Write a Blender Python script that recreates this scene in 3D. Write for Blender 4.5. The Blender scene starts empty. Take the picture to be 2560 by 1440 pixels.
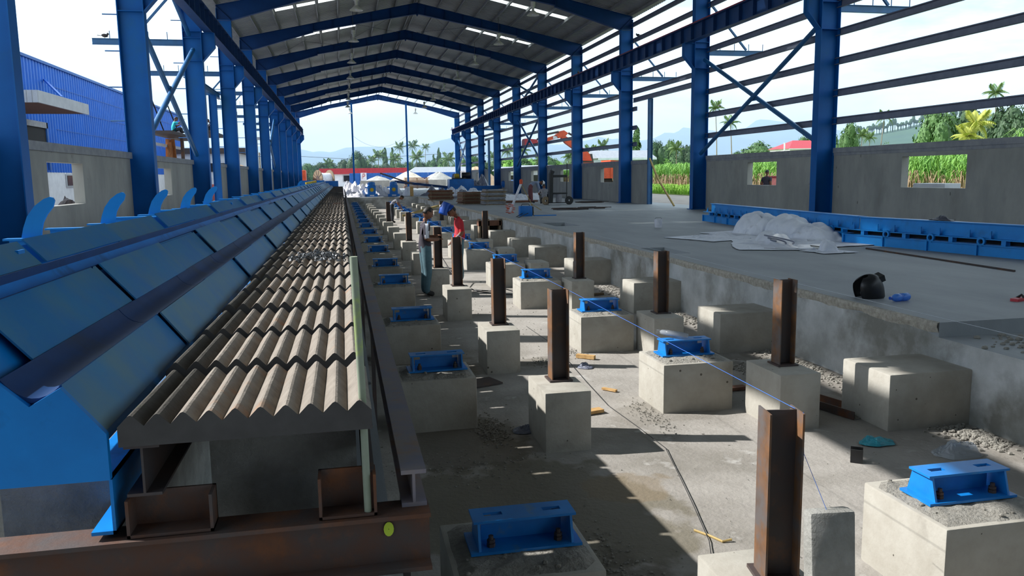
import bpy, bmesh, math, random
from mathutils import Vector, Matrix, noise as mnoise
random.seed(7)
S = bpy.context.scene
COL = S.collection
R = math.radians

# ------------------------------------------------------------------ camera
CAM = Vector((0, 0, 2.25))
PIT, YAW, ROLL = R(7.935), R(11.734), R(0.778)
FWD = Vector((math.sin(YAW)*math.cos(PIT), math.cos(YAW)*math.cos(PIT), -math.sin(PIT)))
_r = Vector((math.cos(YAW), -math.sin(YAW), 0)); _d = -_r.cross(FWD)
RGT = _r*math.cos(ROLL) + _d*math.sin(ROLL); DWN = -_r*math.sin(ROLL) + _d*math.cos(ROLL)
F = 2013.8
cd = bpy.data.cameras.new('camera'); cam = bpy.data.objects.new('camera', cd); COL.objects.link(cam)
m = Matrix((RGT, -DWN, -FWD)).transposed().to_4x4(); m.translation = CAM
cam.matrix_world = m
cd.sensor_width = 36; cd.lens = 36*F/2560; cd.clip_end = 20000; cd.clip_start = .05
S.camera = cam
def at(u, v, Y):
    "point of the photograph at the distance Y down the hall"
    d = (u-1280)/F*RGT + (v-720)/F*DWN + FWD
    return CAM + d*(Y/d.y)

# ------------------------------------------------------------------ light
S.view_settings.view_transform = 'Standard'; S.view_settings.look = 'None'
S.view_settings.gamma = 1; S.view_settings.use_curve_mapping = False
S.view_settings.exposure = 0.0
SUN = Vector((-1.15, .36, 1.0)).normalized()
sd = bpy.data.lights.new('sun', 'SUN'); sd.energy = 7.6; sd.angle = R(.53); sd.color = (1, .97, .93)
so = bpy.data.objects.new('sun', sd); COL.objects.link(so)
so.rotation_euler = SUN.to_track_quat('Z', 'Y').to_euler(); so.location = (-60, 30, 60)
W = bpy.data.worlds.new('sky'); S.world = W; W.use_nodes = True
nt = W.node_tree; N = nt.nodes; L = nt.links; N.clear()
o_ = N.new('ShaderNodeOutputWorld'); bg = N.new('ShaderNodeBackground'); L.new(bg.outputs[0], o_.inputs[0])
sk = N.new('ShaderNodeTexSky'); sk.sky_type = 'NISHITA'; sk.sun_disc = False
sk.sun_elevation = math.asin(SUN.z); sk.sun_rotation = math.atan2(SUN.x, SUN.y)
sk.altitude = 20; sk.air_density = 1.0; sk.dust_density = .7; sk.ozone_density = 1.0
tc = N.new('ShaderNodeTexCoord'); mp = N.new('ShaderNodeMapping'); L.new(tc.outputs['Generated'], mp.inputs[0])
mp.inputs['Scale'].default_value = (1.6, 1.6, 6.0)
cn = N.new('ShaderNodeTexNoise'); cn.inputs['Scale'].default_value = 2.2; cn.inputs['Detail'].default_value = 7; cn.inputs['Roughness'].default_value = .58
L.new(mp.outputs[0], cn.inputs['Vector'])
cr = N.new('ShaderNodeValToRGB'); cr.color_ramp.elements[0].position = .36; cr.color_ramp.elements[1].position = .62
L.new(cn.outputs['Fac'], cr.inputs[0])
mx = N.new('ShaderNodeMix'); mx.data_type = 'RGBA'
L.new(cr.outputs[0], mx.inputs['Factor']); L.new(sk.outputs[0], mx.inputs['A'])
mx.inputs['B'].default_value = (7.7, 8.8, 9.0, 1)
L.new(mx.outputs['Result'], bg.inputs['Color']); bg.inputs['Strength'].default_value = .25

# ------------------------------------------------------------------ helpers
ORG = {}
class MB:
    "collects shapes for one mesh"
    def __init__(s): s.v = []; s.f = []; s.mi = []; s.cur = 0
    def add(s, vs, fs):
        b = len(s.v); s.v += [tuple(p) for p in vs]
        for f in fs: s.f.append(tuple(i+b for i in f)); s.mi.append(s.cur)
        return s
    def box(s, x0, x1, y0, y1, z0, z1):
        return s.add([(x0,y0,z0),(x1,y0,z0),(x1,y1,z0),(x0,y1,z0),(x0,y0,z1),(x1,y0,z1),(x1,y1,z1),(x0,y1,z1)],
                     [(0,3,2,1),(4,5,6,7),(0,1,5,4),(1,2,6,5),(2,3,7,6),(3,0,4,7)])
    def prism(s, poly, ax, a, b):
        "poly is 2-D; ax is the extrusion axis: 0 -> (a,p,q), 1 -> (p,a,q), 2 -> (p,q,a)"
        mk = (lambda p,t:(t,p[0],p[1])) if ax==0 else (lambda p,t:(p[0],t,p[1])) if ax==1 else (lambda p,t:(p[0],p[1],t))
        n = len(poly); vs = [mk(p,a) for p in poly]+[mk(p,b) for p in poly]
        fs = [tuple(range(n))[::-1], tuple(range(n,2*n))]+[(i,(i+1)%n,(i+1)%n+n,i+n) for i in range(n)]
        return s.add(vs, fs)
    def tube(s, pts, r, n=8, cap=True, r1=None):
        pts = [Vector(p) for p in pts]; k = len(pts); vs = []; fs = []
        prev = None
        for i,p in enumerate(pts):
            t = (pts[min(i+1,k-1)]-pts[max(i-1,0)]).normalized()
            if prev is None: a = t.orthogonal().normalized()
            else: a = (prev - t*prev.dot(t)); a = a.normalized() if a.length>1e-6 else t.orthogonal().normalized()
            prev = a; b = t.cross(a)
            rr = (r[i] if isinstance(r,(list,tuple)) else (r if r1 is None else r+(r1-r)*i/max(k-1,1)))
            for j in range(n):
                an = 2*math.pi*j/n; vs.append(p+a*math.cos(an)*rr+b*math.sin(an)*rr)
        for i in range(k-1):
            for j in range(n):
                fs.append((i*n+j, i*n+(j+1)%n, (i+1)*n+(j+1)%n, (i+1)*n+j))
        if cap: fs += [tuple(range(n))[::-1], tuple(range((k-1)*n, k*n))]
        return s.add(vs, fs)
    def bar(s, a, b, w, h):
        "rectangular bar between two points"
        a = Vector(a); b = Vector(b); t = (b-a).normalized()
        up = Vector((0,0,1)) if abs(t.z)<.95 else Vector((0,1,0))
        x = t.cross(up).normalized()*w/2; y = x.cross(t).normalized()*h/2
        vs = [a-x-y,a+x-y,a+x+y,a-x+y,b-x-y,b+x-y,b+x+y,b-x+y]
        return s.add(vs, [(0,1,2,3),(7,6,5,4),(0,4,5,1),(1,5,6,2),(2,6,7,3),(3,7,4,0)])
    def lathe(s, prof, c=(0,0,0), n=16, ax=2):
        vs = []; fs = []; k = len(prof)
        for r,z in prof:
            for j in range(n):
                an = 2*math.pi*j/n; p = (r*math.cos(an), r*math.sin(an), z)
                if ax==0: p = (p[2],p[0],p[1])
                if ax==1: p = (p[0],p[2],p[1])
                vs.append((p[0]+c[0],p[1]+c[1],p[2]+c[2]))
        for i in range(k-1):
            for j in range(n): fs.append((i*n+j, i*n+(j+1)%n, (i+1)*n+(j+1)%n, (i+1)*n+j))
        return s.add(vs, fs)
    def ell(s, c, r, n=10, m=7):
        prof = [(math.sin(math.pi*i/m)*1.0, -math.cos(math.pi*i/m)) for i in range(m+1)]
        b = len(s.v); s.lathe([(max(p[0],1e-3),p[1]) for p in prof], (0,0,0), n)
        for i in range(b,len(s.v)):
            x,y,z = s.v[i]; s.v[i] = (c[0]+x*r[0], c[1]+y*r[1], c[2]+z*r[2])
        return s
    def isec(s, L0, L1, axis, cx, cz, w, h, tf=.012, tw=.008, flat=False):
        "I-section along X(0) Y(1) or Z(2); w flange width, h depth. flat: web lies across"
        P = [(-w/2,-h/2),(w/2,-h/2),(w/2,-h/2+tf),(tw/2,-h/2+tf),(tw/2,h/2-tf),(w/2,h/2-tf),(w/2,h/2),(-w/2,h/2),(-w/2,h/2-tf),(-tw/2,h/2-tf),(-tw/2,-h/2+tf),(-w/2,-h/2+tf)]
        if flat: P = [(q,p) for p,q in P]
        return s.prism([(cx+p,cz+q) for p,q in P], axis, L0, L1)
    def mesh(s, name, org=(0,0,0)):
        me = bpy.data.meshes.new(name)
        ox,oy,oz = org
        me.from_pydata([(x-ox,y-oy,z-oz) for x,y,z in s.v], [], s.f)
        return me
    def build(s, name, mat, parent=None, org=None, smooth=False, fix=True):
        if org is None: org = ORG.get(parent, Vector((0,0,0))) if parent else Vector((0,0,0))
        me = s.mesh(name, org)
        mats = mat if isinstance(mat,(list,tuple)) else [mat]
        for q in mats: me.materials.append(q)
        if len(mats)>1: me.polygons.foreach_set('material_index', s.mi)
        if fix:
            bm = bmesh.new(); bm.from_mesh(me); bmesh.ops.recalc_face_normals(bm, faces=bm.faces); bm.to_mesh(me); bm.free()
        if smooth:
            me.polygons.foreach_set('use_smooth', [True]*len(me.polygons)); 
            if smooth != 2: me.set_sharp_from_angle(angle=R(40))
        me.update()
        ob = bpy.data.objects.new(name, me); COL.objects.link(ob)
        if parent: ob.parent = parent; ORG[ob] = Vector(org)
        else: ob.location = org; ORG[ob] = Vector(org)
        return ob
def tag(o, label=None, cat=None, group=None, kind=None):
    if label: o['label'] = label
    if cat: o['category'] = cat
    if group: o['group'] = group
    if kind: o['kind'] = kind
    return o
def thing(name, label, cat, loc=(0,0,0), group=None, kind=None, rz=0):
    o = bpy.data.objects.new(name, None); COL.objects.link(o); o.location = loc; o.rotation_euler = (0,0,rz); o.empty_display_size = .2
    ORG[o] = Vector(loc) if rz==0 else Vector((0,0,0))
    return tag(o, label, cat, group, kind)
def inst(src, parent, loc=(0,0,0), rot=None, scale=None, mesh=None):
    "a copy of a part that shares its mesh"
    c = src.copy(); COL.objects.link(c); c.parent = parent; c.location = loc
    if rot: c.rotation_euler = rot
    if scale: c.scale = scale
    return c
def copy_tree(o, parent=None):
    c = o.copy(); COL.objects.link(c); c.parent = parent
    for ch in list(o.children): copy_tree(ch, c)
    return c
ORD = ['nearest','second','third','fourth','fifth','sixth','seventh','eighth','ninth','tenth','eleventh','twelfth','thirteenth','fourteenth','fifteenth','sixteenth','seventeenth','eighteenth','nineteenth','twentieth']
def nz(x, y, z=0): return mnoise.noise(Vector((x,y,z)))

# ------------------------------------------------------------------ materials
def srgb(h):
    h = h.lstrip('#'); c = [int(h[i:i+2],16)/255 for i in (0,2,4)]
    return tuple(x/12.92 if x<.04045 else ((x+.055)/1.055)**2.4 for x in c)
def mat(name, c1, c2=None, scale=4, rough=.6, metal=0., bump=0., bscale=60, stretch=(1,1,1), lo=.35, hi=.65, c3=None, s3=1.2, lo3=.55, hi3=.7, spec=.5, detail=6, dist=.02, rnd=True, holes=None, speck=None):
    m = bpy.data.materials.new(name); m.use_nodes = True
    t = m.node_tree; n = t.nodes; l = t.links; b = n['Principled BSDF']
    c1 = srgb(c1) if isinstance(c1,str) else c1
    b.inputs['Roughness'].default_value = rough; b.inputs['Metallic'].default_value = metal
    b.inputs['Specular IOR Level'].default_value = spec
    b.inputs['Base Color'].default_value = (*c1,1)
    if c2 is None and not bump: return m
    tc = n.new('ShaderNodeTexCoord'); mp = n.new('ShaderNodeMapping'); mp.inputs['Scale'].default_value = stretch
    l.new(tc.outputs['Object'], mp.inputs[0])
    if rnd:
        oi = n.new('ShaderNodeObjectInfo'); mu = n.new('ShaderNodeMath'); mu.operation='MULTIPLY'; mu.inputs[1].default_value = 37
        l.new(oi.outputs['Random'], mu.inputs[0]); l.new(mu.outputs[0], mp.inputs['Location'])
    col = None
    def noise(sc, de=detail):
        q = n.new('ShaderNodeTexNoise'); q.inputs['Scale'].default_value = sc; q.inputs['Detail'].default_value = de; q.inputs['Roughness'].default_value=.62
        l.new(mp.outputs[0], q.inputs['Vector']); return q
    def ramp(q, a, b_):
        r = n.new('ShaderNodeMapRange'); r.inputs['From Min'].default_value=a; r.inputs['From Max'].default_value=b_; l.new(q.outputs['Fac'], r.inputs['Value']); return r
    def mix(f, A, B):
        x = n.new('ShaderNodeMix'); x.data_type='RGBA'; l.new(f, x.inputs['Factor'])
        for k,v in (('A',A),('B',B)):
            if isinstance(v,tuple): x.inputs[k].default_value = (*v,1)
            else: l.new(v, x.inputs[k])
        return x.outputs['Result']
    if c2 is not None:
        c2 = srgb(c2) if isinstance(c2,str) else c2
        col = mix(ramp(noise(scale),lo,hi).outputs[0], c1, c2)
        if c3 is not None:
            c3 = srgb(c3) if isinstance(c3,str) else c3
            col = mix(ramp(noise(s3,8),lo3,hi3).outputs[0], col, c3)
        l.new(col, b.inputs['Base Color'])
    if holes:
        hs,hr,hc = holes
        vo = n.new('ShaderNodeTexVoronoi'); vo.inputs['Scale'].default_value = hs; l.new(mp.outputs[0], vo.inputs['Vector'])
        q2 = noise(hs*.55,2); th = n.new('ShaderNodeMapRange'); th.inputs['From Min'].default_value=.5; th.inputs['From Max'].default_value=.62; th.inputs['To Max'].default_value=hr; l.new(q2.outputs['Fac'], th.inputs['Value'])
        ls = n.new('ShaderNodeMath'); ls.operation='LESS_THAN'; l.new(vo.outputs['Distance'], ls.inputs[0]); l.new(th.outputs[0], ls.inputs[1])
        col = mix(ls.outputs[0], col, srgb(hc)); l.new(col, b.inputs['Base Color'])
    if speck:
        ss,sl_,sh_,sc_ = speck
        col = mix(ramp(noise(ss,4),sl_,sh_).outputs[0], col, srgb(sc_)); l.new(col, b.inputs['Base Color'])
    if bump:
        q = noise(bscale, 8); bp = n.new('ShaderNodeBump'); bp.inputs['Strength'].default_value = bump; bp.inputs['Distance'].default_value = dist
        l.new(q.outputs['Fac'], bp.inputs['Height']); l.new(bp.outputs[0], b.inputs['Normal'])
    return m
M = {}
M['floor']   = mat('pit_concrete', '#a19d97', '#8f8b85', 1.6, .85, bump=.5, bscale=22, c3='#7a766e', s3=.55, lo3=.5, hi3=.68, rnd=False, dist=.02, holes=(7,.1,'#57534c'), speck=(2.2,.62,.74,'#b9b7b3'))
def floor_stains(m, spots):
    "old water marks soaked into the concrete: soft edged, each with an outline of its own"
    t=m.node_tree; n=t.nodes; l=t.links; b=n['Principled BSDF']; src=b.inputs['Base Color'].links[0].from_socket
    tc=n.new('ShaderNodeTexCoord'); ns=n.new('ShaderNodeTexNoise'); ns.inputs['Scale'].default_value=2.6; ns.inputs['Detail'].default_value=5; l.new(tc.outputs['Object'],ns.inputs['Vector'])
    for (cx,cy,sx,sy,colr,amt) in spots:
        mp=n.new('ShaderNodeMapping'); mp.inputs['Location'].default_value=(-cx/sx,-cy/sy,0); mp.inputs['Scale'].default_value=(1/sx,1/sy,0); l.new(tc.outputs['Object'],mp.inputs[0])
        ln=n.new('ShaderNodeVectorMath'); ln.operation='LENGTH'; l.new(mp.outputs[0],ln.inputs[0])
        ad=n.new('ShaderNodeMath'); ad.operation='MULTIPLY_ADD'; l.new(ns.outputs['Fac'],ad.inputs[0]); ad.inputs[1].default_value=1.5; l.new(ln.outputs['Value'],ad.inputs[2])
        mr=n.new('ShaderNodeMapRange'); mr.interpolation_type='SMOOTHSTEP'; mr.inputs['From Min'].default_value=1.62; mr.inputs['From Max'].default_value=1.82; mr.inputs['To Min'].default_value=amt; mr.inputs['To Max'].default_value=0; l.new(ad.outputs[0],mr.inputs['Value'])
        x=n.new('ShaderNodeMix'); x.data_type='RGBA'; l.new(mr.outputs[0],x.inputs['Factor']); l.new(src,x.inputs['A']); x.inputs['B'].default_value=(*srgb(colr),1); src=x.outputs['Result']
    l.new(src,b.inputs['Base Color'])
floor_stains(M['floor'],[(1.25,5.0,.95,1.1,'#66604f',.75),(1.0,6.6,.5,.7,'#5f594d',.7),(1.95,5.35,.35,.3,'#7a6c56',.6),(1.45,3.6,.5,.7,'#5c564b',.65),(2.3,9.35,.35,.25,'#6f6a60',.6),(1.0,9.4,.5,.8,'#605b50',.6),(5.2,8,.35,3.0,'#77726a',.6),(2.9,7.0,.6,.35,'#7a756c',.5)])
M['slab']    = mat('slab_concrete', '#959a9d', '#84898d', .8, .62, bump=.15, bscale=9, c3='#73777a', s3=.35, lo3=.55, hi3=.75, rnd=False, stretch=(1.6,.5,1))
M['pitwall'] = mat('pit_wall_concrete', '#b7babb', '#8e918f', 1.5, .85, bump=.3, bscale=20, c3='#74746e', s3=1.0, lo3=.5, hi3=.66, rnd=False)
M['lip']     = mat('rough_lip', '#b4b0a6', '#8f8b80', 18, .9, bump=.8, bscale=40, rnd=False)
M['wall']    = mat('cast_wall_concrete', '#a09f9a', '#8d8d8a', 1.6, .85, bump=.15, bscale=14, stretch=(1,1,.45), c3='#85837f', s3=1.2, lo3=.56, hi3=.75, holes=(5,.1,'#6a6864'))
M['cap']     = mat('wall_cap_concrete', '#96979a', '#80828a', 5, .8)
M['pier']    = mat('pier_concrete', '#a9a69d', '#9c988e', 5, .85, bump=.2, bscale=30, c3='#858178', s3=2.4, lo3=.6, hi3=.78, holes=(11,.13,'#5c5850'))
M['rubble']  = mat('rubble_mortar', '#aaa79f', '#928f86', 30, .95, bump=1, bscale=60, dist=.03)
M['cblock']  = mat('old_concrete_block', '#9c9c98', '#84847f', 9, .9, bump=.6, bscale=45)
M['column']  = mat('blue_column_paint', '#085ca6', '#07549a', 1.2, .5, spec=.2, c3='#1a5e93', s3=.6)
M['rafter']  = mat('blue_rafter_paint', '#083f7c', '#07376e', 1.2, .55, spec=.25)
M['brace']   = mat('blue_brace_paint', '#1b5f96', '#17527f', 3, .45)
M['girt']    = mat('grey_girt_primer', '#7b8296', '#6c7388', 4, .5)
M['girder']  = mat('crane_girder_blue', '#123f78', '#0f3668', 3, .5)
M['redline'] = mat('red_rail_paint', '#b4232c', '#8e1d26', 6, .5)
M['formblue']= mat('bright_form_blue', '#0a86d6', '#0a7cc8', 3, .4, c3='#1b6fae', s3=2)
M['bracket'] = mat('bracket_blue', '#0f7fd0', '#0c70bd', 6, .42, c3='#5d8096', s3=5, lo3=.62, hi3=.75)
M['mould']   = mat('worn_mould_blue', '#2475a8', '#186cab', 5, .45, spec=.3, c3='#5b7f8a', s3=1.6, lo3=.44, hi3=.7, stretch=(1,1,1))
M['mouldedge'] = mat('mould_plate_blue', '#0a80d0', '#0a74c0', 3, .45, spec=.3, c3='#0a5a92', s3=4)
M['groove']  = mat('dark_groove_blue', '#123a6c', '#0f305c', 4, .5, spec=.25, c3='#20304c', s3=3)
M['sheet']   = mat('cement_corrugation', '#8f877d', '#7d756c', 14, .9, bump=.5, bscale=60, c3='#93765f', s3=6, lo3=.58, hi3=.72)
M['fascia']  = mat('shade_toned_fascia', '#4c4a49', '#3f3d3c', 8, .9)  # sheet ends coloured darker than the cement to carry their shade
M['moss_shade']    = mat('mossy_shade_corrugation', '#4a4640', '#3d3a34', 12, .92, bump=.5, bscale=60, c3='#44502e', s3=6, lo3=.62, hi3=.75)  # moss plus painted shade for the leftmost corrugations
M['rust']    = mat('rusty_steel', '#5b3a28', '#4a4240', 7, .75, c3='#7d4a22', s3=4, lo3=.52, hi3=.7, bump=.15, bscale=50)
M['rustdark']= mat('dark_mill_scale', '#3f3b3d', '#4a3a34', 6, .62, c3='#6b4a30', s3=3, lo3=.58, hi3=.72)
M['flange']  = mat('worn_flange_steel', '#8c7f78', '#74748a', 5, .6, c3='#9a7456', s3=4)
M['postrust']= mat('post_flange_rust', '#7c5534', '#56402f', 6, .75, c3='#5a5452', s3=5, lo3=.45, hi3=.62)
M['roof']    = mat('roof_sheet_underside', '#9a9d9a', '#8b8f8e', 1.2, .45, metal=.1)
M['purlin']  = mat('purlin_steel', '#8d8f90', '#7c7e82', 2, .5)
M['lampw']   = mat('lamp_enamel', '#d8d8d2', '#c6c6c0', 6, .4)
M['steel']   = mat('plain_steel', '#6a6d70', '#55585c', 20, .4, metal=.7)
M['black']   = mat('black_plastic', '#16171a', '#1d1f23', 12, .45)
M['dark']    = mat('dark_void', '#0c0d0f', '#121316', 3, .8)
M['wood']    = mat('pale_wood', '#c9a46e', '#a9834f', 12, .8, stretch=(1,6,1))
M['woodold'] = mat('weathered_wood', '#8c7a63', '#6f6050', 14, .9, stretch=(4,1,1))
M['plywood'] = mat('red_plywood', '#7a5542', '#694636', 10, .85)
M['bamboo']  = mat('bamboo_pole', '#b39a62', '#94804f', 8, .7)
M['greenp']  = mat('pole_grey_green', '#8b9484', '#7f8a74', 10, .7, c3='#a8c030', s3=3, lo3=.6, hi3=.7)
M['lime']    = mat('lime_marker_paint', '#b8d038', '#a8c030', 8, .6)
M['yellow']  = mat('yellow_paint', '#c9a820', '#a5861c', 8, .5)
M['orange']  = mat('excavator_orange', '#d8532a', '#c04622', 3, .5, c3='#8e3a24', s3=2.5, lo3=.6, hi3=.75)
M['red']     = mat('red_paint', '#c33a34', '#a52f2c', 4, .6)
M['skip']    = mat('faded_red_skip', '#c9665a', '#b5584e', 3, .7)
M['tarp']    = mat('white_woven_sheet', '#dde1ea', '#cdd2de', 3, .6, bump=.25, bscale=14, c3='#b4bbcc', s3=2)
M['tarpg']   = mat('grey_plastic_sheet', '#74798a', '#5f6474', 5, .4, bump=.3, bscale=25)
M['tarpb']   = mat('black_plastic_sheet', '#4b4e5c', '#33363f', 5, .35, bump=.4, bscale=12)
M['sack']    = mat('white_sack', '#e4e4ea', '#c8c9d4', 6, .5, bump=.3, bscale=25)
M['bluebldg']= mat('blue_cladding', '#1c6bd0', '#1a62c2', 1, .45)
M['whitew']  = mat('white_render', '#e6e8ec', '#d7d9de', 2, .8)
M['greyfas'] = mat('grey_fascia', '#b9bcc0', '#a9acb2', 2, .6)
M['glass']   = mat('dark_glass', '#25282e', '#1b1d22', 3, .15)
M['redroof'] = mat('red_roof_sheet', '#b4303c', '#a02a36', 4, .5)
M['greyroof']= mat('grey_roof_sheet', '#8f949c', '#7f848c', 3, .5)
M['fence']   = mat('blue_fence_sheet', '#1f5fae', '#1b549c', 2, .5)
M['gravel']  = mat('gravel_ground', '#a89f98', '#958c86', 1.2, .95, bump=.6, bscale=3, c3='#7f7874', s3=.3, rnd=False)
M['heap']    = mat('pale_gravel', '#d3c8b8', '#bdb0a0', 2.5, .95, bump=.8, bscale=6)
M['heapg']   = mat('grey_gravel', '#a7a6a2', '#92918d', 2.5, .95, bump=.8, bscale=6)
M['heapb']   = mat('brown_sand', '#b59a80', '#a0866c', 2.5, .95, bump=.8, bscale=6)
M['grass']   = mat('field_grass', '#6f8f3e', '#8a9a52', .25, .9, c3='#5a7a34', s3=.08, rnd=False)
M['blade']   = mat('grass_blade', '#86b23c', '#6f9a34', .5, .7, rnd=False)
M['dryblade']= mat('dry_grass', '#b6a27a', '#9c8a66', .5, .8, rnd=False)
M['cane']    = mat('cane_leaf', '#7dac48', '#5f8f3a', .4, .65, rnd=False)
M['canedry'] = mat('cane_dry_leaf', '#a98f78', '#8f7a5a', .5, .8, rnd=False)
M['frond']   = mat('palm_frond', '#647f42', '#4f6c36', 1.5, .6)
M['frondy']  = mat('yellow_palm_frond', '#a8a844', '#86923c', 1.5, .6)
M['leaf']    = mat('tree_leaf', '#46692f', '#365829', .6, .65)
M['leafd']   = mat('dark_tree_leaf', '#37562f', '#2b4527', .6, .65)
M['leafl']   = mat('light_tree_leaf', '#7cab3c', '#649436', .6, .65)
M['bark']    = mat('palm_bark', '#8d8274', '#716759', 6, .9)
M['hill']    = mat('hill_forest', '#44604c', '#375248', .02, .95, rnd=False, c3='#556b54', s3=.006)
M['mount']   = mat('mountain_forest', '#2f4a44', '#284240', .004, .95, rnd=False, c3='#3f5850', s3=.0016)
M['string']  = mat('blue_string', '#2f6fd0', '#2a62ba', 8, .6)
M['stringw'] = mat('pale_string', '#c9d2dc', '#b5bec8', 8, .6)
M['wire']    = mat('black_cable', '#1b1b1d', '#28282a', 8, .6)
M['stain']   = mat('wet_floor_stain', '#8b857c', '#7a746a', 3, .75)
M['bird']    = mat('bird_feather', '#3a3432', '#4a4240', 20, .8)
M['tealbag'] = mat('teal_plastic_bag', '#3fa3b4', '#2f8a9c', 10, .35)
M['copper']  = mat('orange_timber_bundle', '#b9783c', '#8c5530', 6, .6, stretch=(4,4,.6))
# people
M['skin']    = mat('brown_skin', '#7d523c', '#6e4734', 12, .55)
M['hair']    = mat('black_hair', '#14110f', '#1d1916', 30, .6)
M['navy']    = mat('dark_shirt', '#3a3540', '#2f2b36', 14, .85)
M['stripe']  = mat('white_stripe_cloth', '#d5d7e0', '#c2c5d0', 14, .85)
M['jeans']   = mat('blue_grey_trousers', '#52717c', '#44616c', 10, .85)
M['redshirt']= mat('red_shirt', '#b8242e', '#9c1e28', 10, .85)
M['greysh']  = mat('grey_shirt', '#8a8a90', '#74747c', 10, .85)
M['darkpant']= mat('dark_trousers', '#2d3138', '#25282e', 10, .85)
M['pinkpant']= mat('dusty_red_trousers', '#7d4d50', '#6b4044', 10, .85)
M['bluesh']  = mat('pale_blue_shirt', '#8f9cb4', '#7c88a0', 10, .85)
M['teal']    = mat('teal_shirt', '#2ec0c8', '#27aab2', 10, .85)
M['shoe']    = mat('dark_shoe', '#191919', '#232323', 10, .7)
M['helmblue']= mat('welding_helmet_blue', '#1a50b0', '#164498', 6, .3)
M['helmwhite']= mat('white_hard_hat', '#e2e4e8', '#d2d4d8', 6, .35)
M['motor']   = mat('pump_blue', '#0a70c4', '#0a62ac', 4, .4)
def glassy(name, col, alpha_mix=.6, rough=.1):
    m = bpy.data.materials.new(name); m.use_nodes = True; t = m.node_tree; n = t.nodes; l = t.links
    b = n['Principled BSDF']; b.inputs['Base Color'].default_value = (*srgb(col),1); b.inputs['Roughness'].default_value = rough
    tr = n.new('ShaderNodeBsdfTransparent'); tr.inputs[0].default_value = (*srgb(col),1)
    x = n.new('ShaderNodeMixShader'); x.inputs[0].default_value = alpha_mix
    l.new(tr.outputs[0], x.inputs[1]); l.new(b.outputs[0], x.inputs[2]); l.new(x.outputs[0], n['Material Output'].inputs['Surface'])
    return m
M['bottle'] = glassy('blue_bottle_plastic', '#6aaaf5', .5)
M['clearp'] = glassy('clear_plastic', '#dfe6ee', .3)
def skylight_mat():
    m = bpy.data.materials.new('translucent_roof_sheet'); m.use_nodes = True; t = m.node_tree; n = t.nodes; l = t.links
    tr = n.new('ShaderNodeBsdfTranslucent'); tr.inputs[0].default_value = (.8,.84,.78,1)
    tp = n.new('ShaderNodeBsdfTransparent'); tp.inputs[0].default_value = (.85,.88,.82,1)
    x = n.new('ShaderNodeMixShader'); x.inputs[0].default_value = .8
    l.new(tp.outputs[0], x.inputs[1]); l.new(tr.outputs[0], x.inputs[2]); l.new(x.outputs[0], n['Material Output'].inputs['Surface'])
    return m
M['skyl'] = skylight_mat()
# ------------------------------------------------------------------ floors
ZS = .84                    # top of the floor slab above the pit floor
PX0, PX1, PY0, PY1 = .14, 5.40, .9, 59.2     # the pit
YF = [21.4+8.42*k for k in range(-1, 10)]    # portal frames, nearest first
XI, XO = 13.45, 14.05; LI, LO = -4.45, -5.05 # inner and outer faces of the columns
def grid_mesh(x0,x1,nx,y0,y1,ny,zf):
    b = MB(); vs=[(x0+(x1-x0)*i/nx, y0+(y1-y0)*j/ny, 0) for j in range(ny+1) for i in range(nx+1)]
    vs=[(x,y,zf(x,y)) for x,y,_ in vs]
    return b.add(vs, [(j*(nx+1)+i, j*(nx+1)+i+1, (j+1)*(nx+1)+i+1, (j+1)*(nx+1)+i) for j in range(ny) for i in range(nx)])
fl = grid_mesh(PX0-.1,PX1+.1,60,PY0-.1,PY1+.1,420, lambda x,y: .006*nz(x*1.3,y*1.3)+.004*nz(x*4,y*4,3)-.004).build('floor', M['floor'], smooth=2)
tag(fl, 'pale concrete pit floor between the rows of piers', 'floor', kind='structure')
sl = thing('floor_slab', 'raised grey concrete slab around the pit', 'floor', kind='structure')
def slab(name, xs, ys, pockets, mt=M['slab'], z0=-.3):
    b = MB()
    for i in range(len(xs)-1):
        for j in range(len(ys)-1):
            cx,cy = (xs[i]+xs[i+1])/2,(ys[j]+ys[j+1])/2; z = ZS
            for (a,c,d,e,zz) in pockets:
                if a<cx<c and d<cy<e: z = zz
            b.box(xs[i],xs[i+1],ys[j],ys[j+1],z0,z)
    return b.build(name, mt, sl)
POCK = [(5.4,7.3,4.2,6.42,.70),(5.56,6.05,13.35,14.6,.45),(5.78,6.5,21.7,23.4,.45)]
slab('slab_section',[PX1,5.56,5.78,6.05,6.5,7.3,15.2],[-29.3,4.2,6.42,13.35,14.6,21.7,23.4,59.2],POCK)
slab('slab_section',[-6.2,PX0],[-29.3,59.2],[])
slab('slab_section',[-6.2,15.2],[59.2,104],[])
slab('slab_section',[PX0,PX1],[-29.3,PY0],[])
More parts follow.
